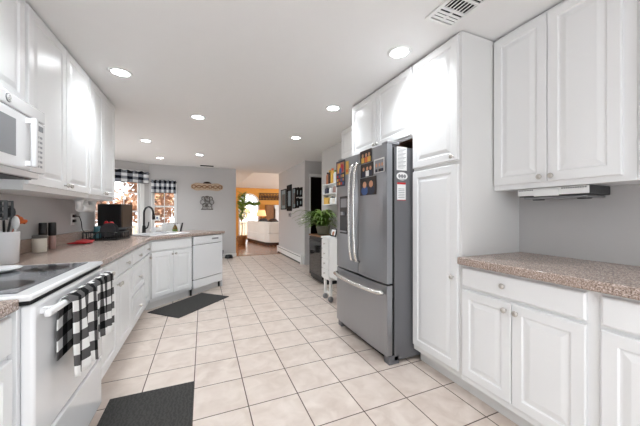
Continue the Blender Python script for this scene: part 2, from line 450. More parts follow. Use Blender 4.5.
wall_holes('wall_living_right', 'whitewall', 8.5, 14.0, 4.3, [(8.8, 13.6, 0.2, 3.2)], 0, -0.12, (5.08, 0, 0), PI / 2)  # second added opening, out of view, for more daylight
MB().box(2.31, 5.2, 8.38, 8.5, 0, H).build('wall_living_front', 'whitewall', kind='structure')
# skirting and baseboard heater
MB().box(-1.2, 0.85, YB - 0.015, YB - .001, 0, 0.09).build('baseboard_back', 'trim', kind='structure')
MB().box(0.851, 0.862, YB - .015, YB + .12, 0, 0.09).build('baseboard_end', 'trim', kind='structure')
MB().box(XR - 0.012, XR - .001, 4.95, 5.10, 0, 0.09).build('baseboard_right', 'trim', kind='structure')
MB().box(0.862, 2.18, YB - .03, YB + .03, 0.001, 0.008).build('trim_3', 'wood', kind='structure')

# ------------------------------------------------------------------ outside
MB().box(-30, 30, YB + .5, 60, -0.62, -0.6).build('ground', 'ground', kind='structure')
def tree(x, y, h, mat, label, seed, n=2600, spread=1.05):
    rnd = random.Random(seed)
    t = thing('tree', label, 'tree', (x, y, -0.6), group='autumn trees outside the windows')
    tr = MB(); tr.tube([(0, 0, 0), (0.05, 0.02, h * .35), (-0.03, 0.05, h * .7), (0.02, 0, h)], [0.11, 0.09, 0.06, 0.015])
    tips = []
    for k in range(11):
        z = h * (0.25 + 0.065 * k); a = rnd.uniform(0, 2 * PI); L = spread * rnd.uniform(.6, 1)
        e = Vector((math.cos(a) * L, math.sin(a) * L, z + rnd.uniform(.3, .9)))
        tr.tube([(0, 0, z), tuple(e * 0.5 + Vector((0, 0, z * .5 + .05))), tuple(e)], [0.04, 0.025, 0.008], seg=5); tips.append((Vector((0, 0, z)), e))
    tr.build('trunk', 'bark', t)
    fo = MB()
    for i in range(n):
        a, b = tips[rnd.randrange(len(tips))]
        p = a.lerp(b, rnd.uniform(.35, 1.1)) + Vector((rnd.gauss(0, .25), rnd.gauss(0, .25), rnd.gauss(0, .22)))
        d1 = Vector((rnd.gauss(0, 1), rnd.gauss(0, 1), rnd.gauss(0, 1))).normalized(); d2 = d1.orthogonal().normalized(); s = rnd.uniform(.07, .13)
        fo.quad(p + d1 * s, p + d2 * s * .6, p - d1 * s, p - d2 * s * .6)
    fo.build('foliage', mat, t)
tree(-2.05, 12.6, 4.6, 'autumn', 'autumn tree with dark trunk outside the small nook window', 1)
tree(-4.55, 13.2, 5.2, 'autumn2', 'rusty leaved tree seen through right half of the bay window', 2)
tree(-7.2, 12.2, 5.0, 'autumn', 'orange leaved tree seen through left half of the bay window', 3)
tree(-2.6, 16.6, 5.0, 'autumn3', 'yellow leaved tree farther off behind the small nook window', 4)
tree(-6.4, 17.6, 6.0, 'autumn2', 'tall far rusty tree behind the bay window trees', 5, 3200, 1.3)
tree(2.0, 19.0, 5.5, 'autumn3', 'pale tree outside the arched living room window', 6, 3200, 1.3)
tree(-9.6, 16.0, 6.0, 'autumn', 'far orange tree at the left edge of the bay window', 7, 3200, 1.3)
dr = thing('deck_railing', 'white deck railing outside the small nook window', 'railing', (-2.6, 10.6, -0.6))
bx('rail', 'trim', dr, -2.2, 2.2, -.04, .04, 1.42, 1.48); bx('rail', 'trim', dr, -2.2, 2.2, -.03, .03, 0.55, 0.6)
for k in range(5): bx('post', 'trim', dr, -2.2 + k * 1.1 - .045, -2.2 + k * 1.1 + .045, -.045, .045, 0, 1.419)
bl = MB()
for k in range(34):
    x = -2.1 + k * .125
    if abs(((x + 2.2) % 1.1) - 0) > .06: bl.box(x - .012, x + .012, -.012, .012, .601, 1.419)
bl.build('balusters', 'trim', dr)

# ------------------------------------------------------------------ cabinets
T = 0.02
RP = [(0, 0), (0, -T + .004), (.004, -T), (.052, -T), (.058, -T + .007), (.066, -T + .007), (.092, -T + .001), (.097, -T + .001)]
def rp_for(w_, h_):
    if min(w_, h_) > 0.24: return RP
    return [(0, 0), (0, -T + .006), (.003, -T + .003), (.008, -T)]
def knob(parent, x, z):
    k = MB(); k.lathe([(.005, T), (.005, T + .012), (.012, T + .016), (.0155, T + .021), (.0155, T + .026), (.011, T + .031), (0.002, T + .033)], (x, 0, z), 14, 'y')
    return k.build('knob', 'knob', parent)
def cabinet(name, label, loc, rot, W, Hh, D, fronts, toe=0.0, cat='cabinet', group=None, under=None, side='cab', toe_in=0.07):
    c = thing(name, label, cat, loc, rot, group)
    b = MB(); b.box(0, W, 0, D, toe, Hh); b.build('carcass', side, c, bevel=0.0015)
    if toe: bx('toe_kick', 'cabside', c, 0.0, W, toe_in, toe_in + .02, 0, toe - .0005)
    if under: bx('underside', under, c, .01, W - .01, .02, D - .01, -.004, -.0005)
    for f in fronts:
        kind, x0, x1, z0, z1 = f[:5]
        p = MB(); p.panel(x0, x1, z0, z1, T, rp_for(x1 - x0, z1 - z0)); q = p.build(kind, 'cab', c)
        for kx, kz in f[5:]: knob(q, kx, kz)
    return c
R90, L90, D45 = -PI / 2, PI / 2, PI / 4
BT = 0.875
# -- right side, facing the aisle (local x runs towards the camera)
FX = 1.59
cabinet('base_cabinet', 'white base cabinet with one wide drawer over two doors next to the tall pantry', (FX, 1.330, 0), R90, .6935, BT, .598,
        [('drawer', .012, .652, .732, .857, (.29, .80)), ('door', .012, .327, .15, .712, (.300, .668)), ('door', .331, .652, .15, .712, (.362, .668))], toe=.105)
cabinet('base_cabinet', 'white base cabinet cut by the right edge of the photo under the speckled counter', (FX, 0.636, 0), R90, .60, BT, .598,
        [('drawer', .01, .57, .732, .857, (.31, .80)), ('door', .01, .287, .15, .712, (.26, .668)), ('door', .291, .57, .15, .712, (.34, .668))], toe=.105)
cabinet('pantry_cabinet', 'tall narrow white pantry cabinet with two stacked doors beside the refrigerator', (FX, 1.79, 0), R90, .457, 2.43, .598,
        [('door', .006, .437, .15, 1.545, (.405, .78)), ('door', .006, .437, 1.572, 2.412, (.405, 1.598))], toe=.105, side='cabside')
cabinet('wall_cabinet', 'white two door wall cabinet above the under-cabinet radio', (1.905, 1.330, 1.37), R90, .7035, 1.06, .283,
        [('door', .008, .333, .032, 1.04, (.305, .062)), ('door', .337, .655, .032, 1.04, (.365, .062))])
cabinet('wall_cabinet', 'white wall cabinet cut by the right edge of the photo', (1.905, 0.626, 1.37), R90, .60, 1.06, .283,
        [('door', .015, .30, .032, 1.04, (.275, .062)), ('door', .304, .59, .032, 1.04, (.36, .062))])
cabinet('wall_cabinet', 'short deep white cabinet with two doors above the refrigerator', (FX, 2.785, 1.835), R90, .993, .595, .598,
        [('door', .008, .494, .02, .578, (.468, .05)), ('door', .499, .985, .02, .578, (.525, .05))], under='under')
cabinet('wall_cabinet', 'small white wall cabinet beyond the refrigerator near the spice shelf', (1.905, 3.66, 2.00), R90, .87, .43, .283,
        [('door', .008, .432, .015, .41, (.41, .04)), ('door', .437, .862, .015, .41, (.46, .04))])
# -- left side (local x runs away from the camera)
LX = -0.62
cabinet('base_cabinet', 'white base cabinet nearest the camera on the left of the range', (LX, 0.55, 0), L90, .746, BT, .60,
        [('drawer', .012, .735, .732, .857, (.38, .80)), ('door', .012, .37, .15, .712, (.345, .66)), ('door', .374, .735, .15, .712, (.42, .66))], toe=.105)
cabinet('base_cabinet', 'white base cabinet with two drawers over two doors just right of the range', (LX, 2.092, 0), L90, .93, BT, .60,
        [('drawer', .012, .462, .732, .857, (.26, .79)), ('drawer', .468, .918, .732, .857, (.72, .79)),
         ('door', .012, .462, .15, .712, (.437, .668)), ('door', .468, .918, .15, .712, (.493, .668))], toe=.105)
cabinet('base_cabinet', 'white stack of three drawers in the middle of the left counter run', (LX, 3.024, 0), L90, .58, BT, .60,
        [('drawer', .012, .568, .732, .857, (.285, .785)), ('drawer', .012, .568, .44, .712, (.285, .57)), ('drawer', .012, .568, .15, .42, (.285, .275))], toe=.105)
cabinet('base_cabinet', 'narrow white base cabinet with drawer and door at the inner corner', (LX, 3.606, 0), L90, .335, BT, .60,
        [('drawer', .012, .315, .732, .857, (.16, .79)), ('door', .012, .315, .15, .712, (.285, .668))], toe=.105)
S0 = (-0.615, 3.957)
def pen(s, b=0.0):  # point along the angled run: s along the front, b towards the back
    return (S0[0] + (s - b) * .70711, S0[1] + (s + b) * .70711)
p0 = pen(0.012, 0.0)
cabinet('base_cabinet', 'white angled sink cabinet with two doors left of the dishwasher', (p0[0], p0[1], 0), D45, .645, BT, .30,
        [('false_front', .012, .633, .732, .857), ('door', .012, .321, .15, .712, (.297, .672)), ('door', .325, .633, .15, .712, (.349, .672))], toe=.105)
# end panel of the peninsula
p1 = pen(1.272)
MB().box(0, .018, 0.0, .60, 0, BT).build('end_panel', 'cab', loc=(p1[0], p1[1], 0), rotz=D45)
tag(bpy.data.objects['end_panel'], 'white side panel closing the peninsula end beside the dishwasher', 'panel')
pb = pen(0.30, .601)
MB().box(0, .97, 0, .018, 0, BT).build('back_panel', 'cab', loc=(pb[0], pb[1], 0), rotz=D45)
tag(bpy.data.objects['back_panel'], 'white panel along the dining side of the peninsula behind the dishwasher', 'panel')
# uppers
UX = -0.94
cabinet('wall_cabinet', 'white wall cabinet mounted directly above the microwave', (UX, 1.335, 1.795), L90, .755, .635, .29,
        [('door', .008, .374, .02, .615, (.35, .05)), ('door', .379, .745, .02, .615, (.40, .05))])
cabinet('wall_cabinet', 'tall white two door wall cabinet immediately right of the microwave', (UX, 2.10, 1.345), L90, .945, 1.085, .29,
        [('door', .014, .485, .035, 1.065, (.455, .066)), ('door', .492, .935, .035, 1.065, (.52, .066))])
cabinet('wall_cabinet', 'narrower white two door wall cabinet at the window end of the left wall', (UX, 3.05, 1.345), L90, .76, 1.085, .29,
        [('door', .012, .366, .035, 1.065, (.342, .066)), ('door', .372, .745, .035, 1.065, (.398, .066))])
cabinet('wall_cabinet', 'white wall cabinet at the left edge of the photo before the microwave', (UX, 0.70, 1.345), L90, .63, 1.085, .29,
        [('door', .012, .312, .035, 1.065, (.29, .066)), ('door', .318, .618, .035, 1.065, (.34, .066))])

# ------------------------------------------------------------------ countertops
CT0, CT1 = BT + .001, 0.915
ct = MB(); ct.box(XL + .001, -.588, .55, 1.296, CT0, CT1, bev=.006)
tag(ct.build('countertop', 'speckle'), 'short speckled laminate countertop at the near left of the range', 'countertop')
e0, e1, e2 = pen(-.0, -.035), pen(1.31, -.035), pen(1.31, .66)
sk_c = pen(.36, .30)
def penrect(s0, s1, b0, b1): return [pen(s0, b0), pen(s1, b0), pen(s1, b1), pen(s0, b1)]
outer = [(XL + .001, 2.084), (-.582, 2.084), (-.582, 3.940), e1, e2, (XL + .001, e2[1] - (e2[0] - XL))]
ct = MB(); ct.prism(outer, CT0, CT1, [penrect(.11, .65, .11, .49)])
ctop = thing('countertop', 'long speckled laminate countertop with angled peninsula holding the sink', 'countertop', (0, 0, 0))
ct.build('worktop', 'speckle', ctop, bevel=.006)
bs = MB(); bs.box(XL + .001, XL + .02, 2.084, 4.2, CT1 + .0005, CT1 + .10, bev=.004); bs.build('backsplash_lip', 'speckle', ctop)
ct = MB(); ct.box(1.54, XR - .001, 0.03, 1.331, CT0, .924, bev=.008)
tag(ct.build('countertop', 'speckle'), 'speckled laminate countertop on the right beside the pantry', 'countertop')

# ------------------------------------------------------------------ sink and faucet
sk = thing('sink', 'white drop-in sink set in the angled counter before the window', 'sink', (*pen(.38, .30), CT1), D45)
rim = MB()
def ringbox(b, x, y, ix, iy, z0, z1):
    b.prism([(-x, -y), (x, -y), (x, y), (-x, y)], z0, z1, [[(-ix, -iy), (ix, -iy), (ix, iy), (-ix, iy)]])
ringbox(rim, .31, .225, .255, .175, .0005, .018); rim.build('rim', 'white', sk, bevel=.006)
bw = MB(); ringbox(bw, .262, .182, .254, .174, -.16, .0); bw.box(-.262, .262, -.182, .182, -.175, -.16); bw.build('bowl', 'white', sk)
MB().lathe([(.03, -.159), (.03, -.155), (.02, -.154)], (0, 0, 0), 14).build('drain', 'knob', sk)
fp = pen(.36, .59)
fa = thing('faucet', 'tall matte black gooseneck faucet behind the sink', 'faucet', (fp[0], fp[1], CT1), D45)
MB().lathe([(.03, .0005), (.03, .012), (.024, .02), (.021, .10), (.017, .12)], (0, 0, 0), 16).build('base', 'matteblack', fa)
pts = [(0, 0, .11), (0, 0, .28)] + [(0, -.095 + .095 * math.cos(a), .29 + .095 * math.sin(a)) for a in [PI * k / 12 for k in range(13)]]
MB().tube(pts, .013, 10).build('spout', 'matteblack', fa)
MB().tube([(0, -.19, .292), (0, -.195, .25), (0, -.2, .205)], [.015, .02, .022], 10).build('spray_head', 'matteblack', fa)
MB().tube([(.02, 0, .075), (.05, 0, .085), (.062, -.005, .12), (.066, -.01, .17)], [.012, .011, .009, .008], 8).build('handle', 'matteblack', fa)

# ------------------------------------------------------------------ dishwasher
p2 = pen(.668, 0)
dw = thing('dishwasher', 'white built-in dishwasher at the end of the angled peninsula', 'dishwasher', (p2[0], p2[1], 0), D45)
bx('tub', 'darkgap', dw, .004, .598, .01, .57, .10, .873)
MB().box(.006, .596, -.025, .009, .745, .868, bev=.006).build('control_panel', 'white', dw)
dd = MB().box(.006, .596, -.025, .009, .235, .738, bev=.006).build('door', 'white', dw)
MB().box(.006, .596, -.02, .009, .105, .225, bev=.004).build('lower_panel', 'white', dw)
MB().box(.36, .50, -.028, -.0255, .80, .825).build('button_strip', 'grey', dw)
MB().box(.04, .30, -.034, -.0255, .765, .785, bev=.003).build('handle_lip', 'white', dw)
bx('toe_kick', 'cabside', dw, .004, .598, .06, .08, 0.0, .10)
for x in (.0, .575): bx('foot', 'black', dw, x + .004, x + .03, .04, .058, 0, .10)

# ------------------------------------------------------------------ range
rg = thing('range', 'white freestanding electric range with glass cooktop and check towel on handle', 'range', (-.57, 1.303, 0), L90)
RW = .762
bx('body', 'white', rg, 0, RW, .03, .62, .03, .895)
tp = MB(); tp.box(-.003, RW + .003, -.01, .63, .9, .922, bev=.008); tp.build('cooktop_frame', 'white', rg)
gl = MB().box(.045, RW - .045, .05, .575, .9225, .926).build('cooktop_glass', 'cookglass', rg)
for x, y, r in ((.19, .17, .10), (.56, .17, .085), (.19, .43, .075), (.56, .43, .10)):
    bmn = MB(); bmn.lathe([(r, .9262), (r, .9268)], (x, y, 0), 32); bmn.build('burner', 'burner', gl)
bx('vent_gap', 'darkgap', rg, .01, RW - .01, .0, .03, .884, .8995)
dr_ = MB(); dr_.box(.012, RW - .012, -.012, .029, .36, .882, bev=.012, seg=3); od = dr_.build('oven_door', 'white', rg)
hd = MB(); hd.box(-.0, RW - .012, -.062, -.040, .835, .862, bev=.009, seg=3)
hd.box(.05, .08, -.043, -.011, .838, .858); hd.box(RW - .07, RW - .04, -.043, -.011, .838, .858)
hd.build('handle', 'white', od)
MB().box(.012, RW - .012, -.008, .029, .07, .345, bev=.010, seg=3).build('storage_drawer', 'white', rg)
bx('plinth', 'darkgap', rg, .02, RW - .02, .05, .6, 0, .03)
bg_ = MB(); bg_.box(0, RW, .585, .64, .9235, 1.09, bev=.012); bgo = bg_.build('backguard', 'white', rg)
for x in (.12, .22, .53, .63): MB().lathe([(.02, 0), (.02, .012), (.014, .02)], (x, .585, 1.01), 14, 'y').build('control_knob', 'white', bgo)
MB().box(.30, .45, .582, .5845, .98, 1.05).build('clock_display', 'black', bgo)

# spoon rest
sp = MB(); sp.lathe([(.0, .001), (.075, .001), (.10, .014), (.104, .017), (.098, .017), (.074, .006), (.0, .006)], (0, 0, 0), 28, cap=False)
tag(sp.build('spoon_rest', 'white', loc=(-.935, 1.84, .9270)), 'shallow white dish on the back of the glass cooktop', 'dish')

# towel over the oven handle
tw = thing('dish_towel', 'black and white buffalo check towel hanging on the oven handle', 'towel', (-.57, 1.303, 0), L90)
def towel_fn(x0, x1, zb_f, back, yfront, amp, ph):
    def fn(u, v):
        x = x0 + (x1 - x0) * u
        zb = zb_f(u); L1 = .862 - zb; top = .04
        tot = L1 + top + back; s = v * tot
        wob = math.sin(u * 17 + ph) * amp
        if s < L1:
            z = zb + s; f = 1 - s / L1
            return (x + .01 * math.sin(u * 9 + z * 8), yfront - (.004 + .6 * f * amp + wob * f), z)
        if s < L1 + top:
            q = (s - L1) / top * PI
            return (x, -.052 - .0165 * math.cos(q), .862 + .006 * math.sin(q))
        z = .862 - (s - L1 - top)
        return (x, -.0355 + .006 * min(1, (s - L1 - top) / .1) + .0, z)
    return fn
a = MB(); a.grid(44, 30, towel_fn(.135, .42, lambda u: .545 - .06 * u - .012 * math.sin(u * 7), .245, -.074, .013, 0.3))
a.build('towel_half', 'check', tw, solid=.004)
a = MB(); a.grid(36, 30, towel_fn(.425, .70, lambda u: .575 - .06 * u, .20, -.071, .010, 1.7))
a.build('towel_half', 'check', tw, solid=.004)

# ------------------------------------------------------------------ microwave
mw = thing('microwave', 'white over-the-range microwave with handle between wall cabinets', 'microwave', (-.87, 1.343, 1.405), L90)
MW = .755
MB().box(0, MW, 0, .345, 0, .385, bev=.006).build('body', 'white', mw)
fd = MB(); fd.box(.004, .60, -.032, -.001, .03, .31, bev=.008, seg=3); fdo = fd.build('door', 'white', mw)
MB().box(.06, .47, -.034, -.0325, .085, .265).build('window_pane', 'mwglass', fdo)
hb = MB(); hb.box(.545, .578, -.075, -.052, .045, .30, bev=.009, seg=3); hb.box(.548, .575, -.053, -.031, .05, .075); hb.box(.548, .575, -.053, -.031, .27, .295); hb.build('handle', 'white', fdo)
cp = MB(); cp.box(.604, MW - .004, -.03, -.001, .03, .31, bev=.006); cpo = cp.build('control_panel', 'white', mw)
kb = MB()
for r in range(7):
    for c in range(3): kb.box(.635 + c * .03, .655 + c * .03, -.0315, -.0302, .06 + r * .027, .072 + r * .027)
kb.build('keypad', 'text', cpo)
MB().box(.63, .725, -.0315, -.0302, .262, .292).build('display', 'mwglass', cpo)
vt = MB(); vt.box(.004, MW - .004, -.03, -.001, .316, .383, bev=.006); vto = vt.build('vent_strip', 'white', mw)
em = MB(); em.lathe([(.021, .0305), (.021, .033), (.018, .034)], (.42, 0, .349), 24, 'y'); emo = em.build('emblem', 'grey', vto)
er = MB()
er.tube([(.42 + .015 * math.cos(2 * PI * k / 24), -.0345, .349 + .015 * math.sin(2 * PI * k / 24)) for k in range(25)], .0012, 5)
er.tube([(.414 + .005 * math.cos(a), -.0345, .349 + .006 * math.sin(a)) for a in [.6 + 5 * k / 12 for k in range(13)]], .001, 5)
er.tube([(.424, -.0345, .357), (.4225, -.0345, .342), (.429, -.0345, .341)], .001, 5)
er.build('emblem_script', 'whiteplastic', emo)
bx('filter_grille', 'darkgrey', mw, .03, MW - .03, .02, .15, -.006, -.0005)
bx('underside_pan', 'whiteplastic', mw, .03, MW - .03, .16, .33, -.010, -.0005)

# ------------------------------------------------------------------ refrigerator
fg = thing('refrigerator', 'stainless steel french door refrigerator with freezer drawer below', 'refrigerator', (1.33, 2.705, 0), R90)
FW = .895
bx('body', 'fridgeside', fg, 0, FW, .082, .78, .03, 1.745)
bx('gasket', 'darkgap', fg, .008, FW - .008, .064, .0815, .07, 1.74)
def fdoor(name, x0, x1, z0, z1):
    b = MB(); n = 10
    # slightly bowed front
    fr_, bk = [], []
    prof = []
    for k in range(n + 1):
        u = k / n; x = x0 + (x1 - x0) * u
        bow = .012 * (1 - (2 * u - 1) ** 4)
        prof.append((x, .012 - bow))
    poly = prof + [(x1, .063), (x0, .063)]
    b.prism(poly, z0, z1)
    return b.build(name, 'ss', fg, bevel=.004)
ld = fdoor('door', .004, .444, .648, 1.765); rd = fdoor('door', .451, FW - .004, .648, 1.765); fz = fdoor('freezer_drawer', .004, FW - .004, .075, .632)
for q, x in ((ld, .405), (rd, .492)):
    h = MB(); h.tube([(x, -.002, .76), (x, -.035, .775), (x, -.052, .85), (x, -.062, 1.0), (x, -.066, 1.2), (x, -.062, 1.42), (x, -.052, 1.58), (x, -.035, 1.655), (x, -.002, 1.67)], .0135, 10)
    h.build('handle', 'sshandle', q)
h = MB(); h.tube([(.035, -.002, .575), (.05, -.035, .575), (.16, -.052, .572), (.45, -.066, .57), (.74, -.052, .572), (.845, -.035, .575), (.86, -.002, .575)], .019, 10); h.build('handle', 'sshandle', fz)
dp = MB(); dp.box(.10, .285, -.004, .004, 1.0, 1.385, bev=.003); dpo = dp.build('dispenser', 'black', ld)
MB().box(.125, .26, -.0065, -.0045, 1.27, 1.36).build('display', 'mwglass', dpo)
MB().box(.12, .265, -.0065, -.0045, 1.02, 1.24).build('niche', 'darkgrey', dpo)
MB().box(.165, .22, -.03, -.0066, 1.19, 1.225, bev=.004).build('spigot', 'ss', dpo)
MB().box(.125, .26, -.022, -.0066, 1.02, 1.032).build('drip_tray', 'ss', dpo)
for x in (.01, FW - .09): MB().box(x, x + .08, .02, .14, 1.7655, 1.79, bev=.006).build('hinge_cover', 'grey', fg)
for x in (.0, FW - .07): MB().box(x, x + .07, .03, .13, 0, .068, bev=.005).build('foot_cover', 'fridgeside', fg)
bx('base_grille', 'darkgap', fg, .07, FW - .07, .07, .09, .005, .07)
def on_front(name, label, y, z, W_, H_, mats, draw, cat='photo', x=1.3275, grp=None):
    """flat card on the fridge front; local x runs towards the camera, local z up"""
    b = MB(); b.box(0, W_, -.0012, 0, 0, H_); draw(b, W_, H_)
    return tag(b.build(name, mats, loc=(x, y, z), rotz=R90), label, cat, grp)
def ell(b, mi, cx, cz, rx, rz, y=-.0016):
    b.mi = mi; b.plate([(cx + rx * math.cos(2 * PI * k / 14), cz + rz * math.sin(2 * PI * k / 14)) for k in range(14)], y, y + .0003)
def rect(b, mi, x0, x1, z0, z1, y=-.0015):
    b.mi = mi; b.box(x0, x1, y, y + .0003, z0, z1)
def d_group(b, W_, H_):
    for i, cx in enumerate((.25, .55, .8)):
        rect(b, 2 + i % 2, W_ * (cx - .13), W_ * (cx + .13), .005, H_ * .45, -.0014); ell(b, 4, cx * W_, H_ * (.66 + .06 * (i % 2)), W_ * .11, H_ * .16, -.0018); ell(b, 1, cx * W_, H_ * .6, W_ * .085, H_ * .15, -.0021)
def d_pair(b, W_, H_):
    for i, cx in enumerate((.3, .7)):
        ell(b, 3 - i, cx * W_, H_ * .27, W_ * .22, H_ * .26, -.0016); ell(b, 4, cx * W_, H_ * .68, W_ * .16, H_ * .2, -.0019); ell(b, 1, cx * W_, H_ * .6, W_ * .12, H_ * .19, -.0022)
PX = 1.3275
on_front('photograph', 'orange toned family photo at the top of the fridge right door', 2.195, 1.655, .185, .115, ['hair', 'skin', 'yellow', 'orangeplastic', 'hair'], d_group, x=PX)
on_front('photograph', 'middle photo of children in dark clothes on the fridge right door', 2.185, 1.53, .20, .12, ['hair', 'skin', 'navy', 'paper', 'hair'], d_group, x=PX)
on_front('photograph', 'lowest portrait photo with blue clothes on the fridge right door', 2.195, 1.37, .255, .155, ['hair', 'skin', 'navy', 'blue', 'black'], d_pair, x=PX)
on_front('photograph', 'white bordered photo with dark figures at outer edge of fridge door', 1.972, 1.545, .145, .115, ['paper', 'skin', 'navy', 'hair', 'text'], lambda b, W_, H_: (rect(b, 4, .012, W_ - .012, .03, H_ - .012), d_group(b, W_, H_ * .9)), x=PX)
def d_cal(b, W_, H_):
    rect(b, 1, .015, W_ - .015, .14, H_ - .02); ell(b, 2, W_ * .35, H_ * .72, .035, .05, -.0018); ell(b, 3, W_ * .66, H_ * .7, .04, .045, -.0018); ell(b, 4, W_ * .5, H_ * .6, .03, .035, -.0021)
    for r in range(3):
        for c in range(4): rect(b, 1 + (r + c) % 4, .02 + c * .042, .052 + c * .042, .018 + r * .038, .045 + r * .038)
on_front('wall_calendar', 'dark calendar with colourful pictures at top of fridge left door', 2.690, 1.49, .20, .27, ['navy', 'skin2', 'yellow', 'red', 'blue'], d_cal, 'calendar', x=1.3275)
on_front('note', 'small yellow note between calendar and handle on fridge left door', 2.475, 1.60, .06, .13, ['yellow', 'orangeplastic'], lambda b, W_, H_: rect(b, 1, .01, W_ - .01, .02, .05), 'note', x=PX)
# papers on the side of the fridge (facing the camera)
def on_side(name, label, x, z, W_, H_, mats, draw, cat):
    b = MB(); b.box(0, W_, -.0012, 0, 0, H_); draw(b, W_, H_)
    return tag(b.build(name, mats, loc=(x, 1.8085, z)), label, cat)
def d_lines(b, W_, H_):
    k = 0; z = H_ - .02
    while z > .012:
        rect(b, 1, .01, W_ - .01 - (k % 3) * .012, z, z + .004); z -= .011; k += 1
on_side('paper_sheet', 'white printed sheet on the grey side of the refrigerator', 1.432, 1.558, .10, .19, ['paper', 'text'], d_lines, 'paper')
def d_badge(b, W_, H_):
    for k in range(3): ell(b, 1, W_ * (.26 + .24 * k), H_ * .5, .013, .016)
    rect(b, 1, .02, W_ - .02, .006, .011)
bd = MB(); bd.plate([(.055 + .055 * math.cos(2 * PI * k / 24), .033 + .033 * math.sin(2 * PI * k / 24)) for k in range(24)], -.0012, 0); d_badge(bd, .11, .066)
tag(bd.build('magnet', ['paper', 'grey'], loc=(1.43, 1.8085, 1.478)), 'oval white and grey magnet on the side of the refrigerator', 'magnet')
on_side('notice', 'white notice with red border on the side of the refrigerator', 1.436, 1.315, .085, .145, ['paper', 'red', 'text'],
        lambda b, W_, H_: (rect(b, 1, 0, W_, H_ - .016, H_), rect(b, 1, 0, W_, 0, .005), [rect(b, 2, .012, W_ - .012, .02 + k * .014, .025 + k * .014) for k in range(6)]), 'notice')

# ------------------------------------------------------------------ under-cabinet radio
rd_ = thing('radio', 'white fronted under-cabinet radio with silver base below right wall cabinet', 'radio', (1.935, 1.19, 1.3685), R90)
hs = MB(); hs.box(0, .37, .012, .235, -.052, -.001, bev=.006); hs.build('housing', 'darkgrey', rd_)
fc = MB(); fc.box(0, .37, 0, .0115, -.046, -.001, bev=.004); fco = fc.build('front_panel', 'whiteplastic', rd_)
MB().box(.10, .235, -.008, -.0005, -.052, -.012, bev=.003).build('disc_drawer', 'whiteplastic', fco)
bt = MB()
for k in range(9): bt.box(.008 + k * .0098, .015 + k * .0098, -.002, -.0004, -.014, -.007)
for k in range(11): bt.box(.245 + k * .0108, .253 + k * .0108, -.002, -.0004, -.014, -.007)
bt.build('buttons', 'grey', fco)
ub = MB(); ub.box(.02, .35, .03, .23, -.066, -.0525, bev=.004); ub.build('base_plate', 'ss', rd_)
for x in (.06, .30): MB().lathe([(.03, -.072), (.034, -.0665)], (x, .12, 0), 18).build('speaker_grille', 'darkgrey', rd_)

# ------------------------------------------------------------------ ceiling lights and vents
lights = [(-.662, 2.90, 'recessed ceiling light nearest the tall left wall cabinets'), (-.06, 3.86, 'recessed ceiling light in the middle of the aisle ceiling'),
          (-.89, 5.47, 'recessed ceiling light over the peninsula corner'), (-.88, 7.05, 'recessed ceiling light closest to the nook windows'),
          (-.064, 6.35, 'recessed ceiling light nearest the far ceiling vent'), (1.39, 4.30, 'recessed ceiling light farthest away in the right hand row'),
          (1.40, 2.92, 'recessed ceiling light in front of the above-refrigerator cabinet'), (1.38, 1.71, 'large recessed ceiling light in front of the pantry'),
          (.30, .30, 'added ceiling light out of view near the rear opening'), (-.62, 1.50, 'added ceiling light out of view over the mat before the range')]  # these two are added out of view to brighten the near cabinets
for x, y, lb in lights:
    t = thing('ceiling_light', lb, 'ceiling light', (x, y, H), group='recessed ceiling lights')
    rg_ = MB(); rg_.lathe([(.066, -.001), (.066, -.008), (.082, -.008), (.092, -.003), (.092, -.001)], (0, 0, 0), 28, cap=False); rg_.build('trim_ring', 'whiteplastic', t)
    MB().lathe([(.065, -.0012), (.065, -.004)], (0, 0, 0), 28).build('diffuser', 'lampglow', t)
    ld_ = bpy.data.lights.new('bulb', 'SPOT'); ld_.energy = SPOT; ld_.spot_size = math.radians(136); ld_.spot_blend = 0.9; ld_.shadow_soft_size = .06; ld_.color = (.89, .955, 1.0)
    lo_ = bpy.data.objects.new('bulb', ld_); COL.objects.link(lo_); lo_.parent = t; lo_.location = (0, 0, -.012)
cv = thing('ceiling_vent', 'white ceiling air register with dark slots above the pantry corner', 'vent', (1.395, 1.18, H))
cv.scale = (1.12, 1.06, 1)
bx('backing', 'darkgap', cv, -.085, .085, -.14, .14, -.004, -.001)
f = MB(); ringbox(f, .10, .155, .078, .133, -.014, -.001); f.build('frame', 'whiteplastic', cv, bevel=.003)
f = MB()
for y in (-.045, .045): f.box(-.078, .078, y - .008, y + .008, -.012, -.004)
f.box(-.006, .006, .053, .133, -.012, -.004); f.box(-.006, .006, -.133, -.053, -.012, -.004)
for k in range(7): x = -.066 + k * .022; f.box(x - .003, x + .003, -.037, .037, -.0125, -.0105)
for k in range(3):
    y = .072 + k * .022; f.box(-.078, -.006, y - .008, y + .008, -.0125, -.0105); f.box(.006, .078, y - .008, y + .008, -.0125, -.0105)
    y = -.072 - k * .022; f.box(-.078, -.006, y - .003, y + .003, -.0125, -.0105); f.box(.006, .078, y - .003, y + .003, -.0125, -.0105)
f.build('louvre', 'whiteplastic', cv)
cv = thing('ceiling_vent', 'small dark ceiling vent near the carved wall sign', 'vent', (.095, 7.78, H))
bx('backing', 'darkgap', cv, -.16, .16, -.07, .07, -.006, -.001)
f = MB()
for k in range(6): f.box(-.155, .155, -.058 + k * .022, -.052 + k * .022, -.010, -.0065)
f.build('louvre', 'darkgrey', cv)

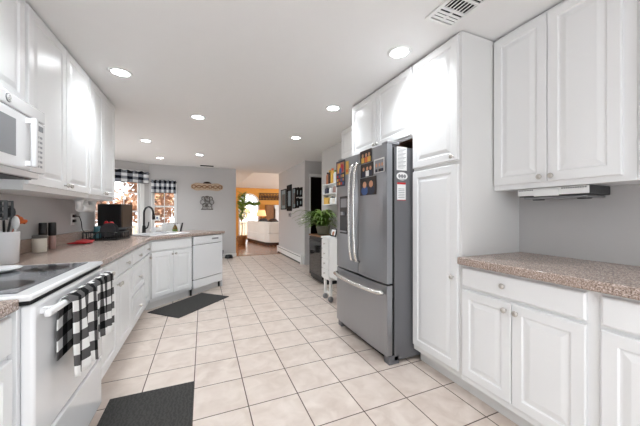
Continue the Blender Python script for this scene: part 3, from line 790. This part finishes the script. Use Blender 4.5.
# ------------------------------------------------------------------ floor mats
mt = MB(); mt.box(-.555, -.058, 1.25, 2.18, .001, .010, bev=.003); tag(mt.build('kitchen_mat', 'rug'), 'charcoal mat on the tiles in front of the range', 'mat')
mt = MB(); mt.box(-.44, .44, -.25, .25, .001, .010, bev=.003); tag(mt.build('kitchen_mat', 'rug', loc=(-.138, 4.058, 0), rotz=math.radians(46.5)), 'charcoal mat lying angled in front of the sink cabinet', 'mat')

# ------------------------------------------------------------------ left counter things
ZC = CT1 + .0006
ck = thing('utensil_crock', 'white crock full of cooking utensils beside the range', 'crock', (-1.09, 2.215, ZC))
MB().lathe([(.072, 0), (.076, .003), (.082, .182), (.083, .188), (.078, .188), (.072, .012), (0, .012)], (0, 0, 0), 30, cap=False).build('vessel', 'white', ck)
def utensil(name, label, p, tip, draw, hmat, r=.006):
    t = thing(name, label, 'utensil', (-1.09, 2.215, ZC))
    MB().tube([p, tip], r, 8).build('handle', hmat, t)
    draw(t, Vector(tip)); return t
def spat(mat, w_, h_, slots, yaw=0.5):
    def d(t, e):
        b = MB()
        c, s_ = math.cos(yaw), math.sin(yaw)
        def P(x, z, y=0): return (e.x + c * x - s_ * y, e.y + s_ * x + c * y, e.z - .005 + z)
        n = 2 * slots + 1
        if slots:
            for i in range(n):
                if i % 2 == 0:
                    x0, x1 = -w_ / 2 + w_ * i / n, -w_ / 2 + w_ * (i + 1) / n
                    for z0, z1 in ((.0, h_),): vs = [P(x, z, y) for x in (x0, x1) for y in (-.0015, .0015) for z in (z0, z1)]; b.box(0, 0, 0, 0, 0, 0) if False else box8(b, vs)
            for z in (0, h_ * .32, h_ * .64, h_ * .92): box8(b, [P(x, q, y) for x in (-w_ / 2, w_ / 2) for y in (-.002, .002) for q in (z, z + h_ * .08)])
        else:
            box8(b, [P(x, q, y) for x in (-w_ / 2, w_ / 2) for y in (-.003, .003) for q in (0, h_)])
        b.build('blade', mat, t)
    return d
def box8(b, vs):
    v = [b.bm.verts.new(p) for p in vs]
    for q in ((0, 1, 3, 2), (4, 6, 7, 5), (0, 4, 5, 1), (2, 3, 7, 6), (0, 2, 6, 4), (1, 5, 7, 3)): b._f([v[i] for i in q])
def spoonh(mat, rx, rz):
    def d(t, e): MB().ball((e.x, e.y, e.z + rz * .8), 1, rx, .012, rz).build('bowl', mat, t)
    return d
utensil('spatula', 'large black slotted turner in the white crock', (-.01, -.02, .02), (-.015, -.035, .262), spat('black', .115, .115, 3, 0.46), 'black')
utensil('spatula', 'second black slotted turner behind the first in the crock', (.02, 0, .02), (.005, .02, .275), spat('black', .08, .10, 3, 0.3), 'black')
utensil('serving_spoon', 'dark grey spoon standing on the right side of the crock', (.0, .02, .02), (.018, .062, .275), spoonh('darkgrey', .022, .034), 'darkgrey')
utensil('spatula', 'white silicone spatula at the front right of the crock', (.02, .02, .02), (.05, .035, .205), spoonh('whiteplastic', .02, .042), 'whiteplastic')
utensil('whisk', 'orange handled utensil leaning out of the crock to the right', (.0, .0, .02), (.025, .105, .235), lambda t, e: [MB().tube([(e.x, e.y, e.z), (e.x + .016 * q, e.y + .035, e.z + .03 - .012 * q), (e.x + .004, e.y + .065, e.z + .0)], .011, 6).build('loop', 'orangeplastic', t) for q in (-1, 0, 1.5)], 'orangeplastic')
utensil('spatula', 'grey broad turner leaning at the left of the crock', (-.03, -.02, .02), (.0, -.078, .195), spat('darkgrey', .06, .06, 0, .8), 'darkgrey')
jr = thing('candle_jar', 'cream coloured lidded jar on the counter left of the grinders', 'jar', (-1.145, 2.77, ZC))
MB().lathe([(.039, 0), (.042, .004), (.042, .10), (.038, .106)], (0, 0, 0), 24).build('jar_body', 'cream', jr)
MB().lathe([(.041, .1065), (.043, .11), (.043, .125), (.039, .129)], (0, 0, 0), 24).build('lid', 'iron', jr)
for (x, y, bodym, lb) in ((-1.18, 2.905, 'amber', 'black capped pepper grinder standing behind the cream jar'), (-1.15, 2.975, 'pink', 'black capped grinder of pink salt right of the cream jar')):
    g = thing('grinder', lb, 'grinder', (x, y, ZC))
    MB().lathe([(.021, 0), (.023, .003), (.022, .10), (.02, .11)], (0, 0, 0), 18).build('vessel', bodym, g)
    MB().lathe([(.023, .111), (.026, .116), (.026, .16), (.025, .215), (.022, .22)], (0, 0, 0), 18).build('cap', 'black', g)
ot = thing('wall_outlet', 'white wall outlet with black plugs under the left wall cabinets', 'outlet', (XL + .001, 3.60, 1.09), L90)
MB().box(-.038, .038, -.006, 0, 0, .118, bev=.002).build('cover_plate', 'whiteplastic', ot)
for z in (.028, .078): MB().box(-.018, .018, -.03, -.0065, z, z + .03, bev=.004).build('plug', 'black', ot)
MB().tube([(.0, -.03, .09), (.03, -.05, .085), (.06, -.055, .03), (.10, -.05, -.05), (.15, -.06, -.10), (.22, -.07, -.125)], .004, 6).build('cord', 'black', ot)
ph = thing('paper_towel_holder', 'white paper towel holder fixed under the left wall cabinets', 'paper towel holder', (-1.05, 3.20, 1.344))
MB().box(-.06, .06, 0, .35, -.010, -.0005, bev=.003).build('mounting_plate', 'whiteplastic', ph)
for y in (0.0, .335):
    MB().tube([(-.0, y + .007, -.011), (-.0, y + .007, -.06), (.0, y + .007, -.10)], [.035, .026, .022], 10).build('arm', 'whiteplastic', ph)
MB().tube([(0, .02, -.085), (0, .33, -.085)], .034, 20).build('roll', 'paper', ph)
# black countertop appliance
bc = thing('countertop_oven', 'black box shaped countertop appliance in the corner by the sink', 'appliance', (-1.15, 4.035, ZC), math.radians(-12))
MB().box(0, .265, 0, .26, .012, .405, bev=.008).build('casing', 'brownbox', bc)
fr_ = MB(); fr_.box(.008, .257, -.012, -.0005, .02, .398, bev=.004); fo_ = fr_.build('front_panel', 'black', bc)
sl = MB()
for k in range(13): sl.box(.02, .245, -.016, -.0125, .10 + k * .022, .108 + k * .022)
sl.build('fin', 'black', fo_)
MB().box(.17, .215, -.016, -.0125, .055, .078).build('badge', 'grey', fo_)
for x in (.02, .22):
    for y in (.02, .2): MB().box(x, x + .025, y, y + .025, 0, .0115).build('foot', 'black', bc)
# dish rack and what stands in it
dk = thing('dish_rack', 'black wire dish rack on the counter before the black appliance', 'dish rack', (-1.0, 3.80, ZC), math.radians(-12))
b = MB()
for z in (.012, .085): b.tube([(-.16, -.13, z), (.16, -.13, z), (.16, .15, z), (-.16, .15, z), (-.16, -.13, z)], .006, 6)
for k in range(9): x = -.16 + k * .04; b.tube([(x, -.13, .085), (x, -.13, .012), (x, .15, .012), (x, .15, .085)], .004, 5)
for k in range(7): y = -.11 + k * .04; b.tube([(-.16, y, .085), (-.16, y, .012), (.16, y, .012), (.16, y, .085)], .004, 5)
for k in range(6): y = -.09 + k * .045; b.tube([(.02, y, .013), (.02, y + .01, .075), (.12, y + .01, .075), (.12, y, .013)], .004, 5)
b.build('wire_frame', 'black', dk)
MB().box(-.17, .17, -.14, .16, 0, .008, bev=.003).build('drip_mat', 'black', dk)
for (x, y, c, r, h_, lb) in ((-.09, .02, 'teal', .035, .13, 'teal tumbler upside down in the dish rack'), (-.10, .11, 'navy', .033, .11, 'dark blue cup at the back of the dish rack')):
    b = MB(); b.lathe([(r, 0), (r * 1.02, .004), (r * .85, h_), (r * .8, h_ + .002), (0.001, h_ + .002)], (0, 0, 0), 20)
    tag(b.build('tumbler', c, loc=(-1.0 + x, 3.80 + y, ZC + .0165)), lb, 'cup')
t = thing('ladle', 'silver ladle slanting up from the dish rack', 'ladle', (-1.0, 3.80, ZC))
MB().tube([(-.13, -.08, .03), (-.05, -.02, .10), (.02, .05, .17)], .005, 7).build('handle', 'sshandle', t); MB().ball((.03, .06, .18), .026, 1, 1, .8).build('bowl', 'red', t)['label'] = 'red ladle bowl'
t = thing('cooking_spoon', 'red and cream cooking spoon upright in the dish rack', 'utensil', (-1.0, 3.80, ZC))
MB().tube([(-.03, .05, .02), (-.02, .07, .15)], .006, 7).build('handle', 'cream', t); MB().ball((-.02, .075, .175), .03, .8, .4, 1.1).build('bowl', 'red', t)
t = thing('skillet', 'dark pan lying across the right side of the dish rack', 'pan', (-.90, 3.865, ZC + .094))
MB().lathe([(.0, 0.001), (.07, .001), (.085, .03), (.082, .03), (.068, .006), (0, .006)], (0, 0, 0), 24, cap=False).build('pan_body', 'darkgrey', t); MB().tube([(.084, -.01, .026), (.13, -.05, .04), (.17, -.09, .04)], .007, 7).build('handle', 'grey', t)
for k, (yy, lb) in enumerate(((.0, 'dark plate standing first in the dish rack'), (.045, 'dark plate standing second in the dish rack'))):
    b = MB(); b.lathe([(.0, 0), (.05, 0), (.075, .010), (.078, .012), (.075, .013), (.05, .004), (0, .004)], (0, 0, .098), 26, 'y', cap=False)
    tag(b.build('plate', 'darkgrey', loc=(-.955 + yy * .4, 3.70 + yy, ZC + .012), rotz=math.radians(-12)), lb, 'plate', 'plates in the dish rack')
om = MB(); om.grid(18, 14, lambda u, v: (-.07 + .14 * v + .02 * math.sin(u * 5), -.15 + .30 * u, .012 + .02 * math.sin(PI * u) * math.sin(PI * v) + .004 * math.sin(u * 14)))
tag(om.build('pot_holder', 'red', loc=(-1.09, 3.42, ZC), solid=.008), 'red pot holder lying on the counter beside the dish rack', 'pot holder')
# sink side things
sx = pen(.78, .40)
t = thing('soap_bottle', 'amber soap pump bottle on the peninsula right of the sink', 'bottle', (*pen(.80, .50), ZC))
MB().lathe([(.036, 0), (.038, .004), (.038, .035), (.03, .075), (.018, .095), (.016, .105)], (0, 0, 0), 18).build('bottle_body', 'amber', t)
MB().lathe([(.0385, .010), (.0385, .045)], (0, 0, 0), 18, cap=False).build('label_band', 'leaf', t)
MB().tube([(0, 0, .1055), (0, 0, .135), (.02, -.01, .14), (.04, -.02, .134)], [.012, .008, .006, .005], 8).build('pump', 'grey', t)
t = thing('sponge_caddy', 'white caddy with slanted black end on the peninsula counter', 'caddy', (*pen(.86, .59), ZC), math.radians(20))
MB().box(-.13, .08, -.012, .03, .001, .12, bev=.004).build('tray', 'whiteplastic', t)
b = MB(); b.tube([(.095, 0, .001), (.125, 0, .14)], .013, 8); b.build('slanted_end', 'black', t)
b = MB(); b.tube([(-.13, .01, .128), (.0, .01, .128)], .007, 6); b.build('top_bar', 'black', t)
t = MB(); t.lathe([(.032, 0), (.034, .003), (.034, .085), (.03, .09), (.001, .09)], (0, 0, 0), 18); tag(t.build('cup', 'white', loc=(*pen(.50, .585), ZC)), 'plain white cup standing behind the sink by the faucet', 'cup')
t = MB(); t.lathe([(.026, 0), (.028, .003), (.028, .11), (.012, .13), (.012, .15), (.001, .151)], (0, 0, 0), 18); tag(t.build('bottle', 'whiteplastic', loc=(*pen(.66, .58), ZC)), 'slim white bottle standing behind the sink under the window', 'bottle')
st = MB(); st.box(0, .11, -.002, 0, 0, .13); st.mi = 1; st.box(.035, .075, -.0026, -.0021, .045, .09)
tag(st.build('window_sticker', ['paper', 'blue'], loc=(-1.13, YB + .038, 1.02)), 'white sticker with blue square on the small nook window', 'sticker')

# ------------------------------------------------------------------ valances
def valance(loc, rot, x0, x1, z0, z1, side, label, waves):
    t = thing('valance', label, 'valance', loc, rot, 'check valances')
    b = MB(); b.grid(60, 10, lambda u, v: (x0 + (x1 - x0) * u, side * (.045 + .014 * math.sin(u * waves * 2 * PI) * (1.2 - v * .7)), z0 + (z1 - z0) * v + .01 * math.sin(u * waves * 2 * PI + 1) * (v > .95)))
    b.build('fabric', 'check2', t, solid=.003)
    b = MB(); b.tube([(x0 - .02, side * .045, z1 - .035), (x1 + .02, side * .045, z1 - .035)], .008, 8); b.build('rod', 'matteblack', t)
    hb_ = MB(); hb_.grid(60, 1, lambda u, v: (x0 + (x1 - x0) * u, side * (.0475 + .0168 * math.sin(u * waves * 2 * PI)), z0 - .012 + .012 * v)); hb_.build('hem', 'black', t, solid=.003)
valance((-1.25, YB, 0), BA, 0.02, 1.2, 1.95, 2.225, 1, 'black and white check valance over the larger angled bay window', 8)
valance((0, YB, 0), 0, -1.19, -0.645, 1.73, 2.04, -1, 'black and white check valance over the small nook window', 6)

# ------------------------------------------------------------------ back wall decor
t = thing('wall_sign', 'carved wooden plaque with scroll ends on the nook back wall', 'sign', (0.105, YB - .001, 1.915))
out = []
for k in range(40):
    a = 2 * PI * k / 40; c, s_ = math.cos(a), math.sin(a)
    out.append((.40 * (abs(c) ** .6) * (1 if c > 0 else -1), .10 * (abs(s_) ** .5) * (1 if s_ > 0 else -1) * (1 + .12 * math.cos(a * 6))))
MB().plate(out, -.022, 0).build('board', 'palewood', t)
b = MB()
for q in (-1, 1):
    b.tube([(q * (.33 + .045 * math.cos(a)) , -.024, .045 * math.sin(a)) for a in [2 * PI * k / 14 for k in range(15)]], .010, 6)
b.tube([(-.27 + .54 * k / 30, -.024, .035 * math.sin(k / 30 * 4 * PI)) for k in range(31)], .010, 6); b.tube([(-.27 + .54 * k / 30, -.024, -.035 * math.sin(k / 30 * 4 * PI)) for k in range(31)], .010, 6)
b.build('carving', 'wood', t)
MB().plate([(-.11, .09), (.11, .09), (.08, .12), (.03, .14), (-.03, .14), (-.08, .12)], -.03, -.001).build('crest', 'darkwood', t)
t = thing('wall_art', 'grey wrought iron scrollwork hanging below the carved plaque', 'wall art', (0.10, YB - .004, 1.305))
b = MB()
for cx, cz, r in ((-.11, .2, .06), (0, .29, .07), (.11, .2, .06), (-.06, .12, .05), (.06, .12, .05), (0, .19, .045), (-.09, .30, .045), (.09, .30, .045)):
    b.tube([(cx + r * math.cos(a), -.012, cz + r * math.sin(a)) for a in [2 * PI * k / 16 for k in range(17)]], .009, 6)
b.tube([(0, -.012, .0), (0, -.012, .34)], .009, 6); b.tube([(-.15, -.012, .01), (.15, -.012, .01)], .012, 6); b.tube([(-.12, -.012, .01), (-.09, -.012, .16)], .008, 6); b.tube([(.12, -.012, .01), (.09, -.012, .16)], .008, 6)
b.build('scrollwork', 'iron', t)
for cx, cz in ((-.03, .1), (.05, .21), (-.05, .24), (.0, .33)): MB().ball((cx, -.012, cz), .03, 1, .35, 1.3).build('leaf_ornament', 'iron', t)
t = thing('trash_bin', 'small black bin on the floor against the nook back wall', 'bin', (.42, 7.86, 0)); MB().lathe([(.07, .001), (.09, .2), (.092, .21), (.085, .21), (.066, .01), (0, .01)], (0, 0, 0), 20, cap=False).build('bin_body', 'black', t)
t = thing('pet_bowl', 'black and white round bowl on the floor near the black bin', 'bowl', (.64, 7.82, 0)); MB().lathe([(.10, .001), (.11, .01), (.085, .085), (.078, .085), (.06, .02), (0, .02)], (0, 0, 0), 22, cap=False).build('bowl_body', 'black', t); MB().lathe([(.0, .03), (.071, .03), (.0745, .06)], (0, 0, 0), 22, cap=False).build('liner', 'white', t)

# ------------------------------------------------------------------ gallery wall on the right
def frame(name, label, y0, y1, z0, z1, mat_in, bar=.025):
    t = thing(name, label, 'picture frame', (XR - .001, y1, z0), R90, 'black frames on the right wall')
    W_, H_ = y1 - y0, z1 - z0
    b = MB()
    b.box(0, bar, -.025, 0, 0, H_); b.box(W_ - bar, W_, -.025, 0, 0, H_); b.box(bar, W_ - bar, -.025, 0, 0, bar); b.box(bar, W_ - bar, -.025, 0, H_ - bar, H_)
    b.build('frame_moulding', 'frameblack', t)
    m = MB(); m.box(bar, W_ - bar, -.012, -.001, bar, H_ - bar); mo = m.build('mat_board', mat_in, t)
    MB().box(bar + W_ * .16, W_ - bar - W_ * .16, -.0135, -.0122, bar + H_ * .16, H_ - bar - H_ * .2).build('print', 'darkgrey' if mat_in != 'frameblack' else 'printblue', t)
def fy(p): return (277 * 2.19 / (.9212 * (p - 203)) - .389 * 2.19) / .9212
def fzh(p, y): return CAM_H + (213 - y) * 277 * 2.19 / (.9212 * (p - 203)) / 277
for (a, b_, ya, yb, mi, lb) in ((281.6, 286.6, 189.5, 209.5, 'printblue', 'farthest of the black frames with blue picture on the right wall'),
                                (287.6, 292.0, 185, 211, 'frameblack', 'tallest black frame second from the far end of the wall'),
                                (293.4, 296.3, 188, 208.5, 'printblue', 'narrow black frame between the tallest one and the small ones'),
                                (296.9, 299.2, 187.5, 197, 'frameblack', 'upper small black frame in the middle of the wall group'),
                                (296.9, 299.2, 198, 208, 'frameblack', 'lower small black frame in the middle of the wall group'),
                                (299.9, 302.6, 187.5, 197, 'frameblack', 'upper small black frame closest to the hall opening'),
                                (299.9, 302.6, 198.5, 206.5, 'frameblack', 'lower small black frame closest to the hall opening')):
    pm = (a + b_) / 2
    frame('picture_frame', lb, fy(b_), fy(a), fzh(pm, yb), fzh(pm, ya), mi)
t = thing('thermostat', 'small white thermostat below the tallest black frame', 'thermostat', (XR - .001, fy(289.2), fzh(290.5, 217)), R90)
MB().box(0, .20, -.02, 0, 0, .11, bev=.004).build('cover', 'grey', t); MB().box(.04, .13, -.022, -.0205, .04, .08).build('display', 'darkgrey', t)
t = thing('light_switch', 'white light switch plate near the hall opening', 'light switch', (XR - .001, fy(301.4), fzh(302, 222)), R90)
MB().box(0, .09, -.006, 0, 0, .12, bev=.002).build('cover_plate', 'whiteplastic', t); MB().box(.035, .055, -.012, -.0062, .04, .08).build('toggle', 'whiteplastic', t)
t = thing('baseboard_heater', 'long white baseboard heater under the framed pictures', 'heater', (XR - .001, 8.45, 0), R90)
b = MB(); b.box(.02, 2.22, -.06, -.001, .035, .20, bev=.006); b.build('cover', 'whiteplastic', t)
bx('air_slot', 'darkgrey', t, .02, 2.22, -.055, -.002, .004, .034); bx('end_cap', 'whiteplastic', t, 2.221, 2.27, -.068, -.001, 0.0, .206); bx('end_cap', 'whiteplastic', t, -.02, .019, -.068, -.001, 0, .206)
bx('top_slot', 'darkgrey', t, .03, 2.21, -.0625, -.0605, .165, .178)

# ------------------------------------------------------------------ black cabinet, plant, shelf, cart
t = thing('beverage_cooler', 'low black glass-fronted cabinet with wood top under the plant', 'cabinet', (1.835, 4.86, 0), R90)
bx('body', 'black', t, 0, .60, .032, .345, .03, .80)
b = MB(); b.box(.004, .596, 0, .031, .09, .79, bev=.004); do = b.build('door', 'black', t); MB().box(.05, .55, -.003, -.0005, .14, .70).build('glass_panel', 'smokeglass', do)
b = MB(); b.tube([(.06, 0, .735), (.06, -.025, .735), (.54, -.025, .735), (.54, 0, .735)], .008, 7); b.build('handle', 'darkgrey', do)
bx('plinth', 'black', t, .01, .59, .06, .34, 0, .029)
MB().box(-.01, .61, -.01, .348, .801, .826, bev=.004).build('wood_top', 'wood', t)
t = thing('potted_plant', 'leafy green plant in a stone pot on the black cabinet', 'plant', (1.99, 4.56, .8275))
MB().lathe([(.085, 0), (.10, .01), (.13, .14), (.135, .16), (.122, .16), (.115, .14), (0.0, .14)], (0, 0, 0), 24, cap=False).build('pot', 'pot', t)
lf = MB(); rnd = random.Random(3)
for k in range(150):
    a = rnd.uniform(0, 2 * PI); L = rnd.uniform(.3, .56); up = rnd.uniform(.10, .50); wd = rnd.uniform(.016, .03)
    if math.cos(a) > 0.15: L *= .32
    d = Vector((math.cos(a), math.sin(a), 0)); sd = Vector((-math.sin(a), math.cos(a), 0)); pr = None
    for i in range(8):
        s_ = i / 7; p = d * (.03 + L * s_) + Vector((0, 0, .13 + up * 2.0 * s_ - (up * 2.0 + .05 - up * .6) * s_ * s_)); p.x = min(p.x, .16); p.z = max(p.z, .01 if abs(p.y) < .25 else -.2); ww = wd * math.sin(PI * min(1, .12 + s_ * .88)) + .001
        cur = (lf.bm.verts.new(p - sd * ww), lf.bm.verts.new(p + Vector((0, 0, -.004))), lf.bm.verts.new(p + sd * ww))
        if pr: lf._f([pr[0], pr[1], cur[1], cur[0]], True); lf._f([pr[1], pr[2], cur[2], cur[1]], True)
        pr = cur
lf.build('foliage', 'leaf', t)
# drawer cart
t = thing('drawer_cart', 'narrow white rolling drawer cart beyond the refrigerator', 'cart', (1.55, 3.62, 0), R90)
bx('body', 'whiteplastic', t, 0, .25, .016, .42, .30, .86)
for k in range(4):
    z0 = .315 + k * .135; b = MB(); b.box(.008, .242, 0, .0155, z0, z0 + .127, bev=.004); d_ = b.build('drawer', 'whiteplastic', t)
    MB().lathe([(.006, 0), (.006, .01), (.012, .014), (.010, .022)], (.125, 0, z0 + .07), 12, 'y').build('knob', 'knob', d_)
MB().box(-.01, .26, -.005, .43, .8605, .885, bev=.004).build('top', 'whiteplastic', t)
MB().box(.262, .51, .0, .02, .36, .885, bev=.004).build('drop_leaf', 'whiteplastic', t)
for x in (.02, .20):
    for y in (.05, .38):
        lg = MB().box(x - .014, x + .014 + .014, y - .014, y + .014, .085, .2995).build('leg', 'whiteplastic', t)
        MB().lathe([(.012, -.012), (.036, -.012), (.038, 0), (.036, .012), (.012, .012)], (x + .007, y, .0385), 16, 'x').build('caster', 'grey', lg)
bx('cross_bar', 'whiteplastic', t, .03, .195, .04, .06, .10, .13)
b = MB(); b.box(0, .16, -.012, 0, 0, .115); b.mi = 1; b.box(.018, .142, -.0135, -.0121, .018, .097); b.mi = 2; b.box(.05, .11, -.0142, -.0136, .018, .07)
o = b.build('photo_frame', ['black', 'paper', 'skin2'], loc=(1.66, 3.53, .8865), rotz=R90); o.rotation_euler = (math.radians(-12), 0, R90); tag(o, 'small black framed photo standing on the white drawer cart', 'picture frame')
# spice shelf on the right wall
t = thing('wall_shelf', 'white tiered wall shelf above the black cabinet', 'shelf', (XR - .001, 4.76, 1.36), R90)
bx('back_board', 'whiteplastic', t, 0, .56, -.012, 0, 0, .56)
for z in (0.0, .19, .36): MB().box(0, .56, -.125, -.0125, z, z + .014, bev=.002).build('shelf_board', 'whiteplastic', t)
for x in (-.012, .5605): bx('side_board', 'whiteplastic', t, x, x + .0115, -.125, 0, 0, .40)
def shelf_box(name, lb, cat, x, w_, z, h_, m, d=.07):
    b = MB(); b.box(-w_ / 2, w_ / 2, -d / 2, d / 2, 0, h_, bev=.003)
    return tag(b.build(name, m, loc=(XR - .075, 4.76 - x, 1.36 + z + .0145), rotz=R90), lb, cat)
def shelf_jar(name, lb, cat, x, r, z, h_, m, capm):
    j = thing(name, lb, cat, (XR - .072, 4.76 - x, 1.36 + z + .0145))
    MB().lathe([(r * .92, 0), (r, .004), (r, h_ * .72), (r * .6, h_ * .86)], (0, 0, 0), 16).build('vessel', m, j); MB().lathe([(r * .62, h_ * .8605), (r * .65, h_ * .87), (r * .65, h_)], (0, 0, 0), 16).build('cap', capm, j)
shelf_box('food_box', 'orange food box at the left of the lowest wall shelf', 'box', .12, .20, 0, .12, 'yellow')
shelf_jar('spice_jar', 'white jar with dark cap left of centre on the lowest wall shelf', 'jar', .29, .038, 0, .13, 'paper', 'hair')
shelf_jar('spice_jar', 'cream jar right of centre on the lowest wall shelf', 'jar', .39, .036, 0, .12, 'cream', 'grey')
shelf_jar('spice_jar', 'white jar at the right end of the lowest wall shelf', 'jar', .49, .036, 0, .13, 'white', 'yellow')
shelf_box('tin', 'dark blue tin at the left of the middle wall shelf', 'tin', .11, .10, .19, .10, 'navy')
shelf_jar('spice_jar', 'pale jar with silver cap in the middle of the second shelf', 'jar', .26, .036, .19, .12, 'whiteplastic', 'grey')
shelf_jar('spice_jar', 'pink jar on the right of the middle wall shelf', 'jar', .42, .038, .19, .13, 'pink', 'white')
shelf_jar('bottle', 'left brown bottle on the top tier of the wall shelf', 'bottle', .12, .034, .36, .22, 'skin2', 'hair')
shelf_jar('bottle', 'dark brown bottle beside the left brown bottle on top tier', 'bottle', .21, .034, .36, .25, 'darkwood', 'yellow')
shelf_jar('bottle', 'yellow bottle in the middle of the top tier of the wall shelf', 'bottle', .32, .036, .36, .27, 'yellow', 'orangeplastic')
shelf_jar('bottle', 'white bottle at the right end of the top tier', 'bottle', .45, .04, .36, .22, 'paper', 'leaf2')

# ------------------------------------------------------------------ living room
t = thing('sectional_sofa', 'white sectional sofa seen from behind in the orange living room', 'sofa', (0, 0, 0))
PB = [(1.80, 12.6), (2.02, 11.2), (2.15, 10.45), (2.30, 10.28), (2.60, 10.22), (3.9, 10.2)]
def offset(P, d):
    o_ = []
    for i, p in enumerate(P):
        a = Vector(P[max(i - 1, 0)]); c = Vector(P[min(i + 1, len(P) - 1)]); tn = (c - a).normalized(); n_ = Vector((-tn.y, tn.x))
        o_.append(tuple(Vector(p) + n_ * d))
    return o_
b = MB(); b.prism(PB + offset(PB, .95)[::-1], .10, .42); b.build('base', 'sofa', t, bevel=.02)
b = MB(); b.prism(PB[:4] + offset(PB, .24)[:4][::-1], .421, .87); b.build('backrest', 'sofa', t, bevel=.05)
b = MB(); b.prism(PB[3:] + offset(PB, .24)[3:][::-1], .421, .87); b.build('backrest', 'sofa', t, bevel=.05)
for q in (offset(PB, .26),):
    q2 = offset(PB, .93)
    b = MB(); b.prism(q[:3] + q2[:3][::-1], .421, .54); b.build('seat_cushion', 'sofa', t, bevel=.04)
    b = MB(); b.prism(q[3:] + q2[3:][::-1], .421, .54); b.build('seat_cushion', 'sofa', t, bevel=.04)
b = MB(); b.prism(offset(PB, .03) + offset(PB, .9)[::-1], .0, .099); b.build('plinth', 'darkwood', t)
PIL = [(2.50, 10.60, 'darkwood', 'dark brown cushion peeking over the near sofa back'), (2.95, 10.60, 'wood', 'tan cushion peeking over the near sofa back to the right'), (2.27, 11.3, 'darkgrey', 'grey cushion peeking over the left sofa back')]
for x, y, m, lb in PIL:
    b = MB(); b.ball((0, 0, 0), .25, 1, .38, 1); tag(b.build('throw_cushion', m, loc=(x, y, .76)), lb, 'cushion', 'sofa cushions')
t = thing('side_table', 'dark side table holding the lit lamp beyond the sofa', 'table', (2.55, 13.2, 0))
MB().box(-.28, .28, -.25, .25, .58, .62, bev=.005).build('table_top', 'darkwood', t)
for sx_ in (-.24, .24):
    for sy in (-.21, .21): bx('leg', 'darkwood', t, sx_ - .025, sx_ + .025, sy - .025, sy + .025, 0, .5795)
t = thing('table_lamp', 'lit table lamp with warm orange shade beyond the sofa', 'lamp', (2.55, 13.2, .621))
MB().lathe([(.10, 0), (.10, .02), (.05, .06), (.08, .18), (.03, .36), (.012, .40), (.012, .46)], (0, 0, 0), 18).build('lamp_base', 'wood', t)
MB().lathe([(.24, .44), (.17, .74)], (0, 0, 0), 24, cap=False).build('lamp_shade', 'shadeglow', t, solid=.004)
t = thing('cupboard', 'tall brown wooden cupboard against the orange wall', 'cupboard', (3.05, 13.75, 0))
bx('body', 'wood', t, -.18, .18, -.2, .2, 0.05, 1.62); bx('plinth', 'darkwood', t, -.17, .17, -.19, .19, 0, .0495)
for x in (-.17, .005): MB().box(x, x + .165, -.218, -.2005, .1, 1.56, bev=.004).build('door', 'wood', t)
t = thing('fireplace_mantel', 'white fireplace mantel against the orange wall', 'fireplace', (3.85, 13.75, 0))
for x in (-.52, .34): bx('pilaster', 'trim', t, x, x + .18, -.15, .2, 0, 1.2)
bx('frieze', 'trim', t, -.52, .52, -.15, .2, 1.201, 1.42); bx('mantel_shelf', 'trim', t, -.58, .58, -.25, .22, 1.4205, 1.48); bx('firebox', 'darkgap', t, -.339, .339, .0, .2, 0, 1.2)
bx('inner_shelf', 'wood', t, -.34, .339, -.12, -.01, 1.1, 1.14)
bx('overmantel', 'trim', t, -.52, .52, .05, .2, 1.481, 1.62)
t = thing('wall_panel', 'row of dark openwork carvings on the orange wall', 'wall decor', (3.14, 13.995, 1.87))
fm = MB(); fm.box(-.56, .56, -.03, 0, 0, .03); fm.box(-.56, .56, -.03, 0, .32, .35); fm.build('rail', 'darkwood', t)
for k in range(7):
    x = -.48 + k * .16; b = MB()
    b.tube([(x - .055, -.02, .03), (x - .055, -.02, .20), (x - .03, -.02, .27), (x, -.02, .295), (x + .03, -.02, .27), (x + .055, -.02, .20), (x + .055, -.02, .03)], .014, 6)
    b.tube([(x + .028 * math.cos(a), -.02, .15 + .06 * math.sin(a)) for a in [2 * PI * j / 12 for j in range(13)]], .012, 6); b.build('openwork_motif', 'darkwood', t)
t = thing('garland', 'evergreen garland across the arched living room window', 'garland', (2.10, 13.93, 1.70))
b = MB(); rnd = random.Random(11)
for k in range(1300):
    x = rnd.uniform(-.50, .50); c = Vector((x, rnd.gauss(0, .012) - .02, -.05 * (1 - (x / .5) ** 2) + rnd.gauss(0, .035) + .07 * math.exp(-(x / .09) ** 2))); d = Vector((rnd.gauss(0, 1), rnd.gauss(0, .3), rnd.gauss(0, 1))).normalized() * .06; s_ = d.orthogonal().normalized() * .018
    b.quad(c - s_, c + d - s_ * .3, c + d + s_ * .3, c + s_)
b.build('greenery', 'leaf', t)
t = thing('indoor_tree', 'tall green indoor plant at left of the living room opening', 'plant', (1.40, 11.2, 0))
MB().lathe([(.13, 0), (.15, .02), (.19, .30), (.20, .32), (.18, .32), (.17, .28), (0, .28)], (0, 0, 0), 22, cap=False).build('pot', 'wood', t)
b = MB(); b.tube([(0, 0, .27), (.02, .01, .7), (-.01, 0, 1.1), (.01, 0, 1.5)], [.02, .018, .014, .008], 7); b.build('stem', 'bark', t)
b = MB(); rnd = random.Random(5)
for k in range(260):
    z = rnd.uniform(.95, 1.98); a = rnd.uniform(0, 2 * PI); L = rnd.uniform(.18, .34) * (1.15 - abs(z - 1.6)); d = Vector((math.cos(a), math.sin(a), rnd.uniform(-.3, .7))); s_ = Vector((-math.sin(a), math.cos(a), 0)) * .045; p = Vector((0, 0, z))
    b.quad(p + d * .03, p + d * L * .5 - s_, p + d * L, p + d * L * .5 + s_)
b.build('foliage', 'leaf2', t)
